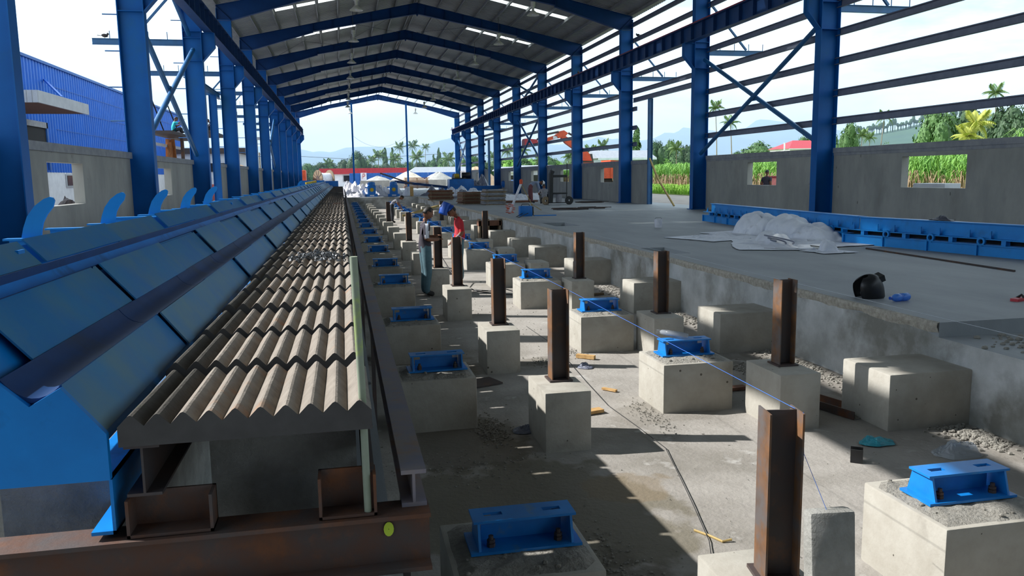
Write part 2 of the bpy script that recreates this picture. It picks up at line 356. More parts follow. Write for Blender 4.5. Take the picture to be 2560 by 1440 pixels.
# faces of the pit
b = MB(); n = 170
for X,sgn in ((PX1,-1),):
    vs=[];fs=[]
    for i in range(n+1):
        y = PY0+(PY1-PY0)*i/n; zt = .70 if 4.2<y<6.42 else ZS-.09
        for k in range(5): z = -.02+(zt+.02)*k/4; vs.append((X-.004-.012*abs(nz(y*2,z*3,7)),y,z))
    for i in range(n):
        for k in range(4): fs.append((i*5+k,(i+1)*5+k,(i+1)*5+k+1,i*5+k+1))
    b.add(vs,fs)
b.build('pit_face', M['pitwall'], sl, smooth=2)
b = MB().box(PX0,PX1,PY1-.012,PY1,-.1,ZS-.001).build('end_face', M['pitwall'], sl)
b = MB()                    # rough cast lip along the edge of the slab
for (ya,yb) in ((6.42,13.35),(13.35,59.2)):
    n = int((yb-ya)*7); vs=[]; fs=[]
    for i in range(n+1):
        y = ya+(yb-ya)*i/n; d = .012+.02*abs(nz(y*3,1))+.012*random.random(); zb = ZS-.10-.035*nz(y*2.3,5)-.02*random.random()
        vs += [(PX1+.01,y,ZS+.003),(PX1-d,y,ZS+.002-.01*random.random()),(PX1-d-.004,y,ZS-.04),(PX1-.004,y,zb)]
    for i in range(n):
        for k in range(3): fs.append((i*4+k,i*4+k+1,(i+1)*4+k+1,(i+1)*4+k))
    b.add(vs,fs)
b.build('edge_lip', M['lip'], sl)
gr = MB()
gr.box(-90,-6.2,-60,160,.3,.70); gr.box(15.2,200,-60,160,.3,.66); gr.box(-90,200,104,190,.3,.70); gr.box(-300,400,190,900,.2,.62); gr.box(200,500,-30,190,.2,.6); gr.box(-400,-90,-30,190,.2,.6)
tag(gr.build('ground', M['gravel']), 'stony ground outside the hall', 'ground', kind='structure')
gf = MB().box(24.5,190,-30,160,.64,.72); gf.box(-300,420,165,900,.6,.8)
tag(gf.build('field', M['grass']), 'grassy field beyond the gravel yard', 'field', kind='structure')

# ------------------------------------------------------------------ portal frames
def zt(x):  # top of rafter
    return 9.75+.218*((XO-x) if x>4.5 else (x-LO))
RIDGE = 4.5
def make_frame(k):
    y = YF[k]; name = ORD[k]
    lab = {0:'blue steel portal frame nearest the camera, only its left column in view', 10:'last blue steel portal frame, closing the open far gable'}.get(k, '%s blue steel portal frame counted from the camera' % name)
    fr = thing('portal_frame', lab, 'steel frame', (4.5,y,ZS), 'blue portal frames down the hall')
    for s in (0,1):
        X0,X1 = ((XI,XO) if s else (LO,LI)); inn = XI if s else LI; out = XO if s else LO; d = 1 if s else -1
        c = MB(); zt_c = 9.12
        for xf in (X0,X1): 
            c.box(xf-(0 if xf==X0 else .018), xf+(.018 if xf==X0 else 0), y-.15,y+.15, ZS, 9.62 if xf==out else 9.12)
        c.box(X0+.018,X1-.018,y-.006,y+.006,ZS,zt_c)
        c.box(X0-.08,X1+.08,y-.2,y+.2,ZS-.02,ZS+.025)
        co = c.build('column', M['column'], fr)
        st = MB()
        for z in (6.25,7.0,7.22,9.14):
            MB().box(X0+.018,X1-.018,y-.14,y+.14,z-.007,z+.007).build('stiffener', M['column'], co)
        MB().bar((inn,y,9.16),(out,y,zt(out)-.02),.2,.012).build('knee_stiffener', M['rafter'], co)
        br = MB()           # crane bracket
        xt = inn-d*.42
        P = [(inn,7.18),(xt,7.18),(xt,6.72),(inn,6.25)]
        br.prism(P,1,y-.008,y+.008); br.bar((inn,y,7.18),(xt,y,7.18),.26,.016); br.bar((inn,y,6.25),(xt,y,6.72),.26,.016); br.bar((xt,y,6.72),(xt,y,7.18),.26,.016) if False else br.box(min(xt,xt+d*.014),max(xt,xt+d*.014),y-.13,y+.13,6.72,7.18)
        br.build('crane_bracket', M['column'], fr)
        # rafter
        sp = 10.2 if s else -1.2; sp2 = sp-d*.02
        ra = MB()
        def prof(x):
            t = zt(x)
            if (x-sp)*d >= 0: return t-(.40+.30*abs(x-sp)/3.25)-.06
            return t-(.40+.18*abs(x-sp)/5.7)
        xa = out
        pts = [(xa,zt(xa)),(RIDGE,zt(RIDGE)),(RIDGE,prof(RIDGE)),(sp2,prof(sp2)),(sp,prof(sp)),(inn,9.14),(xa,9.14)]
        ra.prism(pts,1,y-.006,y+.006)
        ra.bar((xa,y,zt(xa)),(RIDGE,y,zt(RIDGE)),.22,.018); ra.bar((inn,y,9.14),(sp,y,prof(sp)),.22,.018); ra.bar((sp2,y,prof(sp2)),(RIDGE,y,prof(RIDGE)),.22,.018)
        for xs_ in (sp,): ra.box(xs_-.015,xs_+.015,y-.11,y+.11,prof(sp)-.03,zt(xs_))
        for i in range(1,6):
            x = sp-d*i*1.05; ra.box(x-.004,x+.004,y-.1,y+.1,prof(x),zt(x))
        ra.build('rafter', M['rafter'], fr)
        # canopy arm outside
        if 1<=k<=8:
            a = MB(); xe = out+d*(2.45 if s else 2.85)
            a.isec(min(out,xe),max(out,xe),0,y,6.85,.1,.2)
            ao = a.build('canopy_arm', M['brace'], fr)
            t = MB().bar((out,y,8.75),(out+d*1.6,y,6.97),.07,.07); t.build('tie', M['brace'], ao)
            for i in range(4): MB().tube([(out+d*(.5+.6*i),y,6.95),(out+d*(.5+.6*i),y,7.2)],.014,6).build('cleat', M['brace'], ao)
        if not s and k<=6:
            for z in (3.7,4.5,5.35,6.2,7.6,8.4,9.2): MB().tube([(out,y+.1,z),(out-.38,y+.1,z)],.016,6).build('rod_stub', M['brace'], fr)
    rp = MB().box(RIDGE-.012,RIDGE+.012,y-.11,y+.11,zt(4.5)-.62,zt(4.5)+.0); rp.prism([(RIDGE-.07,zt(4.5)-.6),(RIDGE+.07,zt(4.5)-.6),(RIDGE,zt(4.5)-.72)],1,y-.02,y+.02)
    rp.build('ridge_plate', M['rafter'], fr)
    return fr
frames = [make_frame(k) for k in range(len(YF))]

# ------------------------------------------------------------------ roof
ce = thing('ceiling', 'grey metal roof on purlins with translucent skylight strips', 'roof', kind='structure')
EDGE = [-13.0] + [YF[0]-8.42, *YF]
def rz(x): return zt(x)+.21
bays = [(-29.1,-20.7),(-20.7,-12.28),(-12.28,-3.86),(-3.86,YF[0]-8.42),(YF[0]-8.42,YF[0])]+[(YF[i],YF[i+1]) for i in range(10)]  # leading bays roof the unseen rear, added to cut light from behind
XP = [14.0-1.04*i for i in range(10)]   # purlin lines on the right slope
def corr(x0,x1,y0,y1):
    b = MB(); vs=[]; fs=[]; p=.24; n=max(1,int(round((y1-y0)/p))); p=(y1-y0)/n; prof=[]
    for i in range(n):
        y=y0+i*p; prof += [(y,0),(y+p*.62,0),(y+p*.70,.04),(y+p*.92,.04)]
    prof.append((y1,0))
    for (y,h) in prof:
        for x in (x0,x1): vs.append((x,y,rz(x)+h))
    for i in range(len(prof)-1): fs.append((2*i,2*i+1,2*i+3,2*i+2))
    return b.add(vs,fs)
SKY = {5,6,7,8,9}       # bays with a skylight strip (index in bays)
for i,(y0,y1) in enumerate(bays):
    if i==len(bays)-1: y1 -= 3.6
    for s in (0,1):
        xe,xr = (14.45,RIDGE) if s else (-5.95,RIDGE)
        sa,sb = (11.93,7.77) if s else (-2.93,1.23)
        if i in SKY:
            ym=(y0+y1)/2; ya,yb=ym-.32,ym+.32
            corr(xe,xr,y0,ya).build('roof_sheet', M['roof'], ce, fix=False); corr(xe,xr,yb,y1).build('roof_sheet', M['roof'], ce, fix=False)
            corr(xe,sa,ya,yb).build('roof_sheet', M['roof'], ce, fix=False); corr(sb,xr,ya,yb).build('roof_sheet', M['roof'], ce, fix=False)
            for q in range(4):
                xa=sa+(sb-sa)*q/4; xb=sa+(sb-sa)*(q+1)/4
                bb=MB(); bb.add([(xa,ya,rz(xa)),(xb,ya,rz(xb)),(xb,yb,rz(xb)),(xa,yb,rz(xa))],[(0,1,2,3)]); bb.build('skylight_pane', M['skyl'], ce, fix=False)
        else:
            corr(xe,xr,y0,y1).build('roof_sheet', M['roof'], ce, fix=False)
for s in (0,1):
    for x in XP:
        xx = x if s else 9.0-x
        z = zt(xx); b = MB(); b.box(xx-.004,xx+.004,-29,YF[-1]+.3,z+.005,z+.205); b.box(xx-.004,xx+.07,-29,YF[-1]+.3,z+.197,z+.205); b.box(xx-.07,xx+.004,-29,YF[-1]+.3,z+.005,z+.013)
        b.build('purlin', M['purlin'], ce)
for (ya,yb) in ((YF[4],YF[5]),(YF[5],YF[4])):
    for (xa,xb) in ((-4.0,0.2),(0.2,4.2),(4.8,8.8),(8.8,13.0)):
        MB().tube([(xa,ya,zt(xa)-.12),(xb,yb,zt(xb)-.12)],.012,6).build('bracing_rod', M['steel'], ce)
gv = MB()
for x in (1.45,7.75):
    gv.isec(ZS,zt(x)-.35,2,x,YF[-1],.2,.22)
    gv.build('gable_post', M['column'], frames[-1]); gv = MB()

# ------------------------------------------------------------------ crane girders
def girder(name,lab,xc,z0,z1,y0,y1,red):
    g = thing(name, lab, 'crane beam', (xc,y0,z0))
    b = MB().isec(y0,y1,1,xc,(z0+z1)/2,.28,z1-z0,.02,.012)
    b.build('beam', M['girder'], g)
    w0 = MB().box(xc-.13,xc+.13,y0+.394,y0+.406,z0+.02,z1-.02).build('web_stiffener', M['girder'], g); y = .94
    while y0+.4+y<y1: inst(w0,g,(0,y,0)); y+=.94
    MB().box(xc-.03,xc+.03,y0,y1,z1,z1+.05).build('rail', M['girder'] if not red else M['redline'], g)
    if red:
        MB().tube([(xc-.12,y0,z1+.03),(xc-.12,y1,z1+.03)],.018,6).build('red_cable', M['redline'], g)
    e = MB().box(xc-.16,xc+.02,y1,y1+.25,z1-.03,z1+.03); e.box(xc-.06,xc+.02,y1-.12,y1,z1,z1+.28); e.build('end_stop', M['girder'], g)
girder('crane_girder','dark blue crane girder with red cable along the right columns',13.2,7.19,7.78,-5,97.6,True)
girder('crane_girder','dark blue crane girder along the left columns',-4.22,7.19,7.86,-5,97.6,False)

# ------------------------------------------------------------------ side walls
def panel(name, x0, x1, y0, y1, z0, z1, win, parent, mt):
    b = MB()
    if win is None: b.box(x0,x1,y0,y1,z0,z1)
    else:
        a,c,d,e = win
        b.box(x0,x1,y0,a,z0,z1); b.box(x0,x1,c,y1,z0,z1); b.box(x0,x1,a,c,z0,d); b.box(x0,x1,a,c,e,z1)
    return b.build(name, mt, parent)
wr = thing('wall_right','right side wall of cast concrete panels below open steel girts','wall',kind='structure')
wl = thing('wall_left','left side wall of cast concrete panels between blue columns','wall',kind='structure')
GZ = [3.69,4.48,5.37,6.17,6.95,7.78,8.6,9.35]
def girt(y0,y1,z,x=14.06):
    b = MB(); b.box(x,x+.006,y0,y1,z-.1,z+.1); b.box(x-.07,x+.006,y0,y1,z+.094,z+.1); b.box(x-.07,x+.006,y0,y1,z-.1,z-.094); b.box(x-.07,x-.064,y0,y1,z+.075,z+.1); b.box(x-.07,x-.064,y0,y1,z-.1,z-.075)
    b.build('girt', M['girt'], wr)
RB = [(YF[0]-8.42,YF[0])]+[(YF[i],YF[i+1]) for i in range(10)]
for i,(y0,y1) in enumerate(RB):
    ya,yb = y0+.16,y1-.16
    door = i in (3,8)       # openings for vehicle doors
    if door:
        panel('wall_panel',14.0,14.2,ya,ya+.95,ZS-.1,2.72,None,wr,M['wall']); panel('wall_panel',14.0,14.2,yb-2.1,yb,ZS-.1,2.72,None,wr,M['wall'])
        MB().box(13.97,14.24,yb-2.1,yb,2.72,2.9).build('wall_cap',M['cap'],wr)
        for z in GZ:
            if z>6: girt(y0,y1,z)
            else: girt(y0,y0+.55,z); girt(y1-.75,y1,z)
        dr = thing('door_1' if i==3 else 'door_2','steel framed vehicle opening in the right wall','doorway',(14.1,y0+4,ZS),kind='structure')
        MB().isec(ZS-.1,5.7,2,14.1,yb-2.2,.16,.2,flat=True).build('door_post',M['brace'],dr)
        MB().isec(2.75,5.7,2,14.1,ya+1.05,.16,.2,flat=True).build('door_post',M['column'],dr)
        MB().isec(y0+.1,y1-.1,1,14.1,5.8,.14,.2).build('lintel',M['girt'],dr)
    else:
        w = {1:(16.1,18.3),2:(24.4,26.35)}.get(i,(y0+2.6,y0+4.7))
        panel('wall_panel',14.0,14.2,ya,yb,ZS-.1,2.78,(w[0],w[1],1.82,2.6),wr,M['wall'])
        b = MB().box(13.96,14.24,ya,yb,2.78,2.92); b.box(13.985,14.0,ya,yb,2.70,2.78); b.build('wall_cap',M['cap'],wr)
        for z in GZ: girt(y0,y1,z)
for i,(y0,y1) in enumerate(RB[:-1] if False else RB):
    ya,yb = y0+.16,y1-.16
    if i==3:
        panel('wall_panel',-5.2,-5.0,yb-1.6,yb,ZS-.1,2.78,None,wl,M['wall']); MB().box(-5.24,-4.96,yb-1.6,yb,2.78,2.92).build('wall_cap',M['cap'],wl)
        panel('wall_panel',-5.2,-5.0,ya,ya+.7,ZS-.1,2.5,None,wl,M['wall'])
        dr = thing('door_3','blue steel framed opening in the left wall','doorway',(-5.1,y0+4,ZS),kind='structure')
        MB().isec(ZS-.1,5.75,2,-5.1,36.0,.18,.3,flat=True).build('door_post',M['column'],dr)
        MB().isec(y0+.1,y1-.1,1,-5.1,5.85,.14,.22).build('lintel',M['brace'],dr)
    else:
        w = {1:(15.5,17.5),2:(24.0,26.0)}.get(i,(y0+2.6,y0+4.7))
        panel('wall_panel',-5.2,-5.0,ya,yb,ZS-.1,2.78,(w[0],w[1],1.82,2.6),wl,M['wall'])
        MB().box(-5.26,-4.94,ya,yb,2.78,2.93).build('wall_cap',M['cap'],wl)
def xbrace(side,i,lo,hi,lab):
    x = 13.78 if side else -4.78; y0,y1 = RB[i]
    t = thing('cross_brace',lab,'brace',(x,(y0+y1)/2,lo),'blue cross braces between the columns')
    for (a,b_,o) in ((lo,hi,.05),(hi,lo,-.05)):
        MB().tube([(x+o,y0+.2,a),(x+o,y1-.2,b_)],.075,10).build('pipe',M['brace'],t,smooth=True)
    MB().box(x-.02,x+.02,(y0+y1)/2-.15,(y0+y1)/2+.15,(lo+hi)/2-.12,(lo+hi)/2+.12).build('gusset',M['brace'],t)
xbrace(1,2,3.0,6.55,'large blue pipe cross brace above the right wall, nearest the camera')
xbrace(1,6,3.0,6.55,'blue pipe cross brace between right columns beside the gas cylinder trolley')
xbrace(1,10,3.0,6.55,'small blue cross brace in the last right bay at the far gable')
xbrace(1,6,7.4,9.3,'upper blue cross brace above the right crane girder')
xbrace(0,2,3.1,6.6,'large blue pipe cross brace between the near left columns')
xbrace(0,2,7.1,9.6,'upper blue cross brace between the near left columns above the canopy arms')
xbrace(0,6,3.1,6.6,'distant blue cross brace between the far left columns')

# ------------------------------------------------------------------ pendant lamps
def lamp():
    t = thing('pendant_lamp','', 'lamp', (0,0,0))
    MB().tube([(0,0,.4),(0,0,1.35)],.012,6).build('cord',M['steel'],t)
    MB().lathe([(.02,.6),(.11,.58),(.115,.40),(.075,.38),(.06,.22),(.07,.16)],n=14).build('ballast_housing',M['lampw'],t,smooth=True)
    MB().lathe([(.06,.2),(.1,.17),(.2,.08),(.29,.0),(.295,-.02),(.285,-.02),(.19,.07),(.09,.15)],n=18).build('shade',M['lampw'],t,smooth=True)
    MB().ell((0,0,.05),(.07,.07,.09)).build('bulb',M['sack'],t,smooth=True)
    return t
lm = lamp(); first=True
for side,X in (('left',.95),('right',9.0)):
    for j,k in enumerate(range(3,11)):
        o = lm if first else copy_tree(lm); first=False
        o.location=(X if k<10 else (1.24 if X<4 else 8.8),YF[k]-.55,9.62); tag(o,'white bell pendant lamp, %s in the %s row under the roof'%(ORD[j],side),'lamp','pendant lamps under the roof')
        for ch in o.children:
            if ch.name.startswith('cord'): ch.scale=(1,1,(zt(X)+.225-9.62)/1.35)

# ------------------------------------------------------------------ unseen hall behind the camera, added to dim the light inside
wb_ = thing('wall_back_added','unseen blue clad gable wall added behind the camera to shut out light','wall',(4.5,-29.2,ZS),kind='structure')
MB().prism([(-5.4,ZS),(14.4,ZS),(14.4,rz(14.4)),(4.5,rz(4.5)),(-5.4,rz(-5.4))],1,-29.3,-29.2).build('added_gable_cladding',M['rafter'],wb_)
for x0,x1,w in ((-5.2,-5.0,wl),(14.0,14.2,wr)):
    MB().box(x0,x1,-29.2,4.4,ZS-.1,2.9).build('wall_panel',M['wall'],w)  # side wall panels of the added unseen hall, to shut out light
    for j in range(1 if x0<0 else 0,4):
        y=YF[0]-8.42*(j+1); xa,xb=(LO,LI) if x0<0 else (XI,XO)
        MB().isec(ZS,9.7,2,(xa+xb)/2,y,.6,.3).build('added_rear_column',M['column'],w)
MB().box(-5.26,-5.2,-29.2,-4.0,2.9,9.8).build('added_rear_cladding',M['rafter'],wl)
# ------------------------------------------------------------------ casting bed and stepped mould on the left
Q = .48
def q(x,z): return (Q*x, 2.25-Q*(2.25-z))     # profile drawn at the near end
bed = thing('casting_bed','long bed of grey corrugated cement sheets beside the blue mould','bed',(-.25,2.11,1.57))
# one corrugated sheet, ten ridges
PROW = .605; LROW = .553; NR = 10; x0b,x1b = q(-1.2,0)[0], q(.11,0)[0]
def sheet(mossy_shade_cols):
    b = MB(); pr = []
    p = (x1b-x0b)/NR
    for i in range(NR):
        x = x0b+i*p; pr += [(x,0),(x+p*.40,.026),(x+p*.5,.029),(x+p*.60,.026)]
    pr.append((x1b,0))
    ny = 4; vs=[]; fs=[]
    for j in range(ny+1):
        y = LROW*j/ny; lift = .012*(1-j/ny)
        for (x,z) in pr: vs.append((x,y,1.627+z+lift+.0025*nz(x*60,y*7,2)))
    m_ = len(pr)
    for j in range(ny):
        for i in range(m_-1):
            b.cur = 1 if i < 4*mossy_shade_cols else 0
            b.add([vs[j*m_+i],vs[j*m_+i+1],vs[(j+1)*m_+i+1],vs[(j+1)*m_+i]],[(0,1,2,3)])
    b.cur = 2
    z0 = 1.587
    for (yy,l,flip) in ((0,.012,0),(LROW,0,1)):
        poly = [(x,yy,1.627+z+l) for x,z in pr]+[(x1b,yy,z0),(x0b,yy,z0)]
        b.add(poly,[tuple(range(len(poly)))])
    b.add([(x0b,0,z0),(x1b,0,z0),(x1b,LROW,z0),(x0b,LROW,z0)],[(0,1,2,3)])
    b.add([(x1b,0,z0),(x1b,LROW,z0),(x1b,LROW,1.627),(x1b,0,1.639)],[(0,1,2,3)]); b.add([(x0b,0,z0),(x0b,LROW,z0),(x0b,LROW,1.627),(x0b,0,1.639)],[(0,1,2,3)])
    # weld
    o = b.build('corrugated_sheet',[M['sheet'],M['moss_shade'],M['fascia']],bed,org=(0,0,0),fix=False)
    bm=bmesh.new(); bm.from_mesh(o.data); bmesh.ops.remove_doubles(bm,verts=bm.verts,dist=1e-5); bmesh.ops.recalc_face_normals(bm,faces=bm.faces); bm.to_mesh(o.data); bm.free()
    return o
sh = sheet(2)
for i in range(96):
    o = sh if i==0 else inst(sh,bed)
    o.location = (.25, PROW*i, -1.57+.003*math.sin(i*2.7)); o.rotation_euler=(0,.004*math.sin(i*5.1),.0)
YB = 2.11+PROW*96
# steel under the bed
xl = q(-1.1,0)[0]; xr_ = q(0,0)[0]
MB().isec(2.13,YB,1,xl,1.515,.085,.135,.008,.006).build('support_beam',M['rustdark'],bed)
MB().isec(2.16,YB,1,.038,1.515,.034,.135,.008,.006).build('support_beam',M['rustdark'],bed)
MB().box(-.315,-.085,2.3,YB,1.545,1.583).build('support_plank',M['rustdark'],bed)
def chan(x0,x1,y0,y1,z0,z1,t=.008):
    b=MB(); b.box(x0,x1,y0,y1,z0,z0+t); b.box(x0,x0+t,y0,y1,z0,z1); b.box(x1-t,x1,y0,y1,z0,z1); b.box(x0,x1,y1-t,y1,z0,z1); return b
chan(q(-1.2,0)[0],q(-.76,0)[0],2.12,2.2,1.34,1.44).build('channel_seat',M['rust'],bed)
chan(q(-.2,0)[0],q(.12,0)[0],2.12,2.2,1.34,1.455).build('channel_seat',M['rust'],bed)
b=MB().isec(-2.2,q(.42,0)[0],0,2.16,1.255,.11,.165,.012,.009)
fb=b.build('front_beam',M['rust']); pm=MB().lathe([(.001,0),(.014,0),(.014,.001),(.001,.001)],(.088,2.1495,1.283),14,ax=1); pm.v=[(x,y,1.283+(z-1.283)*1.5) for x,y,z in pm.v]; pm.build('paint_mark',M['lime'],fb)
tag(fb,'rusty steel front beam carrying the near end of the casting bed','beam')
b=MB(); b.box(-1.9,-1.5,1.9,2.5,ZS,1.172); b.box(-.35,.12,2.05,2.4,ZS,1.172); tag(b.build('beam_plinth',M['cblock']),'concrete plinth under the rusty front beam','plinth')
# the steel joist running beside the bed
xa,xb = q(.265,0)[0],q(.41,0)[0]
b=MB(); zf=1.444; xm=(xa+xb)/2
b.box(xa,xb,2.16,YB,zf-.012,zf); b.box(xm-.004,xm+.004,2.16,YB,1.35,zf-.012); b.box(xa,xb,2.16,YB,1.338,1.35)
jo=b.build('steel_joist',[M['flange']]); 
for k in range(20): MB().box(.15,.175,2.6+2.9*k,2.66+2.9*k,-.01,1.34).build('leg',M['rustdark'],jo,org=(0,0,0))
tag(jo,'long worn steel joist beside the corrugated bed','joist')
b=MB()
b.box(q(-.86,0)[0],.01,2.42,2.72,ZS,1.582)
tag(b.build('bed_pedestal',M['cblock'],org=(-.2,2.57,ZS)),'rough concrete pedestal under the near end of the casting bed','pedestal')
b=MB().box(-.95,-.66,2.35,2.7,ZS,1.44); tag(b.build('bed_pedestal',M['cblock'],org=(-.8,2.5,ZS)),'rough concrete pedestal under the near end of the blue mould','pedestal')
b=MB()
for k in range(1,20):
    y=2.57+2.9*k; b.box(-.9,.01,y-.15,y+.15,ZS,1.449)
b.box(-1.3,-.62,2.75,YB,ZS,1.40)  # long block added to shut off the sunlit slab beneath the mould
tag(b.build('foundation_and_light_block',M['cblock']),'row of concrete foundations hidden under the casting bed, with a long block added to mask the sunlit slab','foundation',kind='structure')
# pole leaning at the bed
px,pz = q(.07,0)[0],1.34
b=MB().tube([(px,2.135,1.345),(px-.004,2.13,1.7),(px-.012,2.12,2.048)],.0105,12); po=b.build('marker_pole',M['greenp'],org=(px,2.135,1.34),smooth=True); tag(po,'thin grey green pole standing at the near corner of the bed','pole')
# ---- stepped blue mould
F1=[q(-1.25,.96),q(-1.45,1.22)]; A=q(-1.46,1.225); B=q(-1.6,1.12); C=q(-1.735,1.265); D=q(-2.0,1.573); B2=q(-2.13,1.47); C2=q(-2.28,1.634); RG=q(-2.44,1.81)
md = thing('stepped_mould','long stepped blue steel mould with two grooves, left of the corrugated bed','mould',(-.9,2.11,ZS))
pl=[q(-1.25,.70),q(-1.25,.95),(F1[1][0],F1[1][1]-.006),B,(C[0],C[1]-.006),(D[0],D[1]-.006),B2,(C2[0],C2[1]-.006),(RG[0],RG[1]-.006),q(-2.44,.70)]
b=MB(); b.prism(pl,1,2.105,2.125); b.build('end_plate',M['mouldedge'],md)
def strip(P,Y0,L,th=.006):
    "plate between profile points, its thickness to the lower left"
    b=MB(); d=Vector((P[-1][0]-P[0][0],P[-1][1]-P[0][1])).normalized(); nrm=Vector((d.y,-d.x))
    if nrm.y<0: nrm=-nrm
    poly=[(p[0],p[1]) for p in P]+[(p[0]-nrm.x*th,p[1]-nrm.y*th) for p in reversed(P)]
    return b.prism(poly,1,Y0,Y0+L)
def arc(P0,P1,P2,n=8):
    out=[]
    for i in range(n+1):
        t=i/n; out.append(((1-t)**2*P0[0]+2*t*(1-t)*P1[0]+t*t*P2[0],(1-t)**2*P0[1]+2*t*(1-t)*P1[1]+t*t*P2[1]))
    return out
def gro(P0,P1,P2,L,dep=.06):
    lo=(P1[0],P1[1]-dep*.4); a=arc(P0,lo,P2); b=MB(); n=len(a)
    vs=[(x,y,z) for y in (0,L) for x,z in a]+[(x,y,z-.012) for y in (0,L) for x,z in a]
    fs=[]
    for i in range(n-1): fs+= [(i,i+1,n+i+1,n+i),(2*n+i,3*n+i,3*n+i+1,2*n+i+1)]
    for i in range(n-1): fs+= [(i,2*n+i,2*n+i+1,i+1),(n+i,n+i+1,3*n+i+1,3*n+i)]
    return b.add(vs,fs)
PP=1.08
rowdef=[('face_panel',strip(F1,0,PP-.012),M['mould'],2.13,[(0,.93)]),
        ('face_panel',strip([C,D],0,PP-.012),M['mould'],2.36,None),
        ('face_panel',strip([C2,RG],0,PP-.012),M['mould'],2.20,None)]
for nm,bb,mm,ys,_ in rowdef:
    base=bb.build(nm,mm,md,org=(0,0,0)); n=int((YB-ys)/PP)
    for i in range(n):
        o=base if i==0 else inst(base,md)
        o.location=(.9, ys-2.11+PP*i, -ZS); o.rotation_euler=(0,.006*math.sin(i*3.3+len(nm)),0)
for (P0,P1,P2,ys) in ((F1[1],B,C,2.12),(D,B2,(C2[0],C2[1]-.05),2.3)):
    bb=gro(P0,P1,P2,PP-.006); base=bb.build('groove_liner',M['groove'],md,org=(0,0,0),smooth=True); n=int((YB-ys)/PP)
    for i in range(n):
        o=base if i==0 else inst(base,md); o.location=(.9,ys-2.11+PP*i,-ZS)
# under skin so that no light passes through the mould, and the side web under the upper strip
b=MB(); sk_=[(F1[0][0]+.0,F1[0][1]-.02),(F1[1][0]-.01,F1[1][1]-.03),(B[0],B[1]-.045),(C[0]-.02,C[1]-.04),(D[0]-.01,D[1]-.03),(B2[0],B2[1]-.045),(C2[0]-.012,C2[1]-.012),(RG[0],RG[1]-.02),(RG[0],q(0,.72)[1]),(F1[0][0],q(0,.72)[1])]
prof_=sk_[:8]; vs_=[];fs_=[]
for (x,z) in prof_: vs_+= [(x,2.13,z),(x,YB,z),(x-.004,2.13,z-.008),(x-.004,YB,z-.008)]
for k in range(len(prof_)-1):
    a_=4*k; c_=a_+4; fs_+= [(a_,c_,c_+1,a_+1),(a_+2,a_+3,c_+3,c_+2)]
b.add(vs_,fs_); b.build('under_skin',M['mouldedge'],md)
for k in range(20):
    y=3.2+2.9*k; MB().box(RG[0]-.01,RG[0]+.03,y-.03,y+.03,1.40,RG[1]-.03).build('rear_strut',M['mouldedge'],md)
b=MB().box(C2[0]-.002,C2[0]+.004,2.2,YB,C2[1]-.06,C2[1]-.004); b.build('upper_web',M['groove'],md)
# blue beam under the mould
b=MB(); xb0,xb1=q(-1.38,0)[0],q(-1.2,0)[0]; xw=q(-1.255,0)[0]
b.box(xw-.008,xw,2.13,YB,q(0,.38)[1],q(0,.70)[1]); b.box(xb0,xw,2.13,YB,q(0,.38)[1],q(0,.40)[1]); b.box(xb0-.03,xw,2.13,YB,q(0,.685)[1],q(0,.70)[1]); b.build('support_channel',M['mouldedge'],md)
# frames and horns behind the ridge
FS=1.33
plate=MB().prism([(RG[0]+.02,1.72),(RG[0]+.02,1.985),(-1.60,1.985),(-1.60,1.93),(-1.66,1.93),(-1.66,1.72)],1,-.006,.006)
plate.box(-1.62,RG[0],-.03,.03,1.981,1.991)
pb=plate.build('cross_frame',M['formblue'],md,org=(0,0,0))
hp=[]
for i in range(9):
    t=i/8; hp.append((-1.535+.0*t+.035*t*t*2-.0, 1.985+.2*t))
def horn():
    cl=[(-1.50,1.985),(-1.492,2.03),(-1.476,2.08),(-1.447,2.125),(-1.41,2.16)]
    w=[.044,.041,.038,.034,.028]; Lp=[];Rp=[]
    for i,(x,z) in enumerate(cl):
        a=cl[max(i-1,0)]; c=cl[min(i+1,len(cl)-1)]; d=Vector((c[0]-a[0],c[1]-a[1])).normalized(); nn=Vector((-d.y,d.x))
        Lp.append((x+nn.x*w[i],z+nn.y*w[i])); Rp.append((x-nn.x*w[i],z-nn.y*w[i]))
    tip=[(-1.402,2.19),(-1.388,2.186),(-1.381,2.172)]
    return MB().prism(Rp+tip[::-1]+Lp[::-1],1,-.008,.008)
hb=horn().build('horn',M['formblue'],md,org=(0,0,0))
nF=int((YB-4.3)/FS)
for i in range(nF*2):
    y=4.35+FS*i/2-2.11
    o=pb if i==0 else inst(pb,md); o.location=(.9+(0 if i%2==0 else -.03),y,-ZS-(.012 if i%2==0 else 0))
    if i%2==0 and (i//2<5 or i//2==19):
        h=hb if i==0 else inst(hb,md); h.location=(.9,y+.0,-ZS-.012)
b=MB().box(q(-2.44,0)[0]-.02,-.25,YB,YB+.04,1.5,2.05); b.box(-2.6,-1.1,YB-6,YB-5.9,1.55,2.12); b.build('far_end_plate',M['motor'],md)
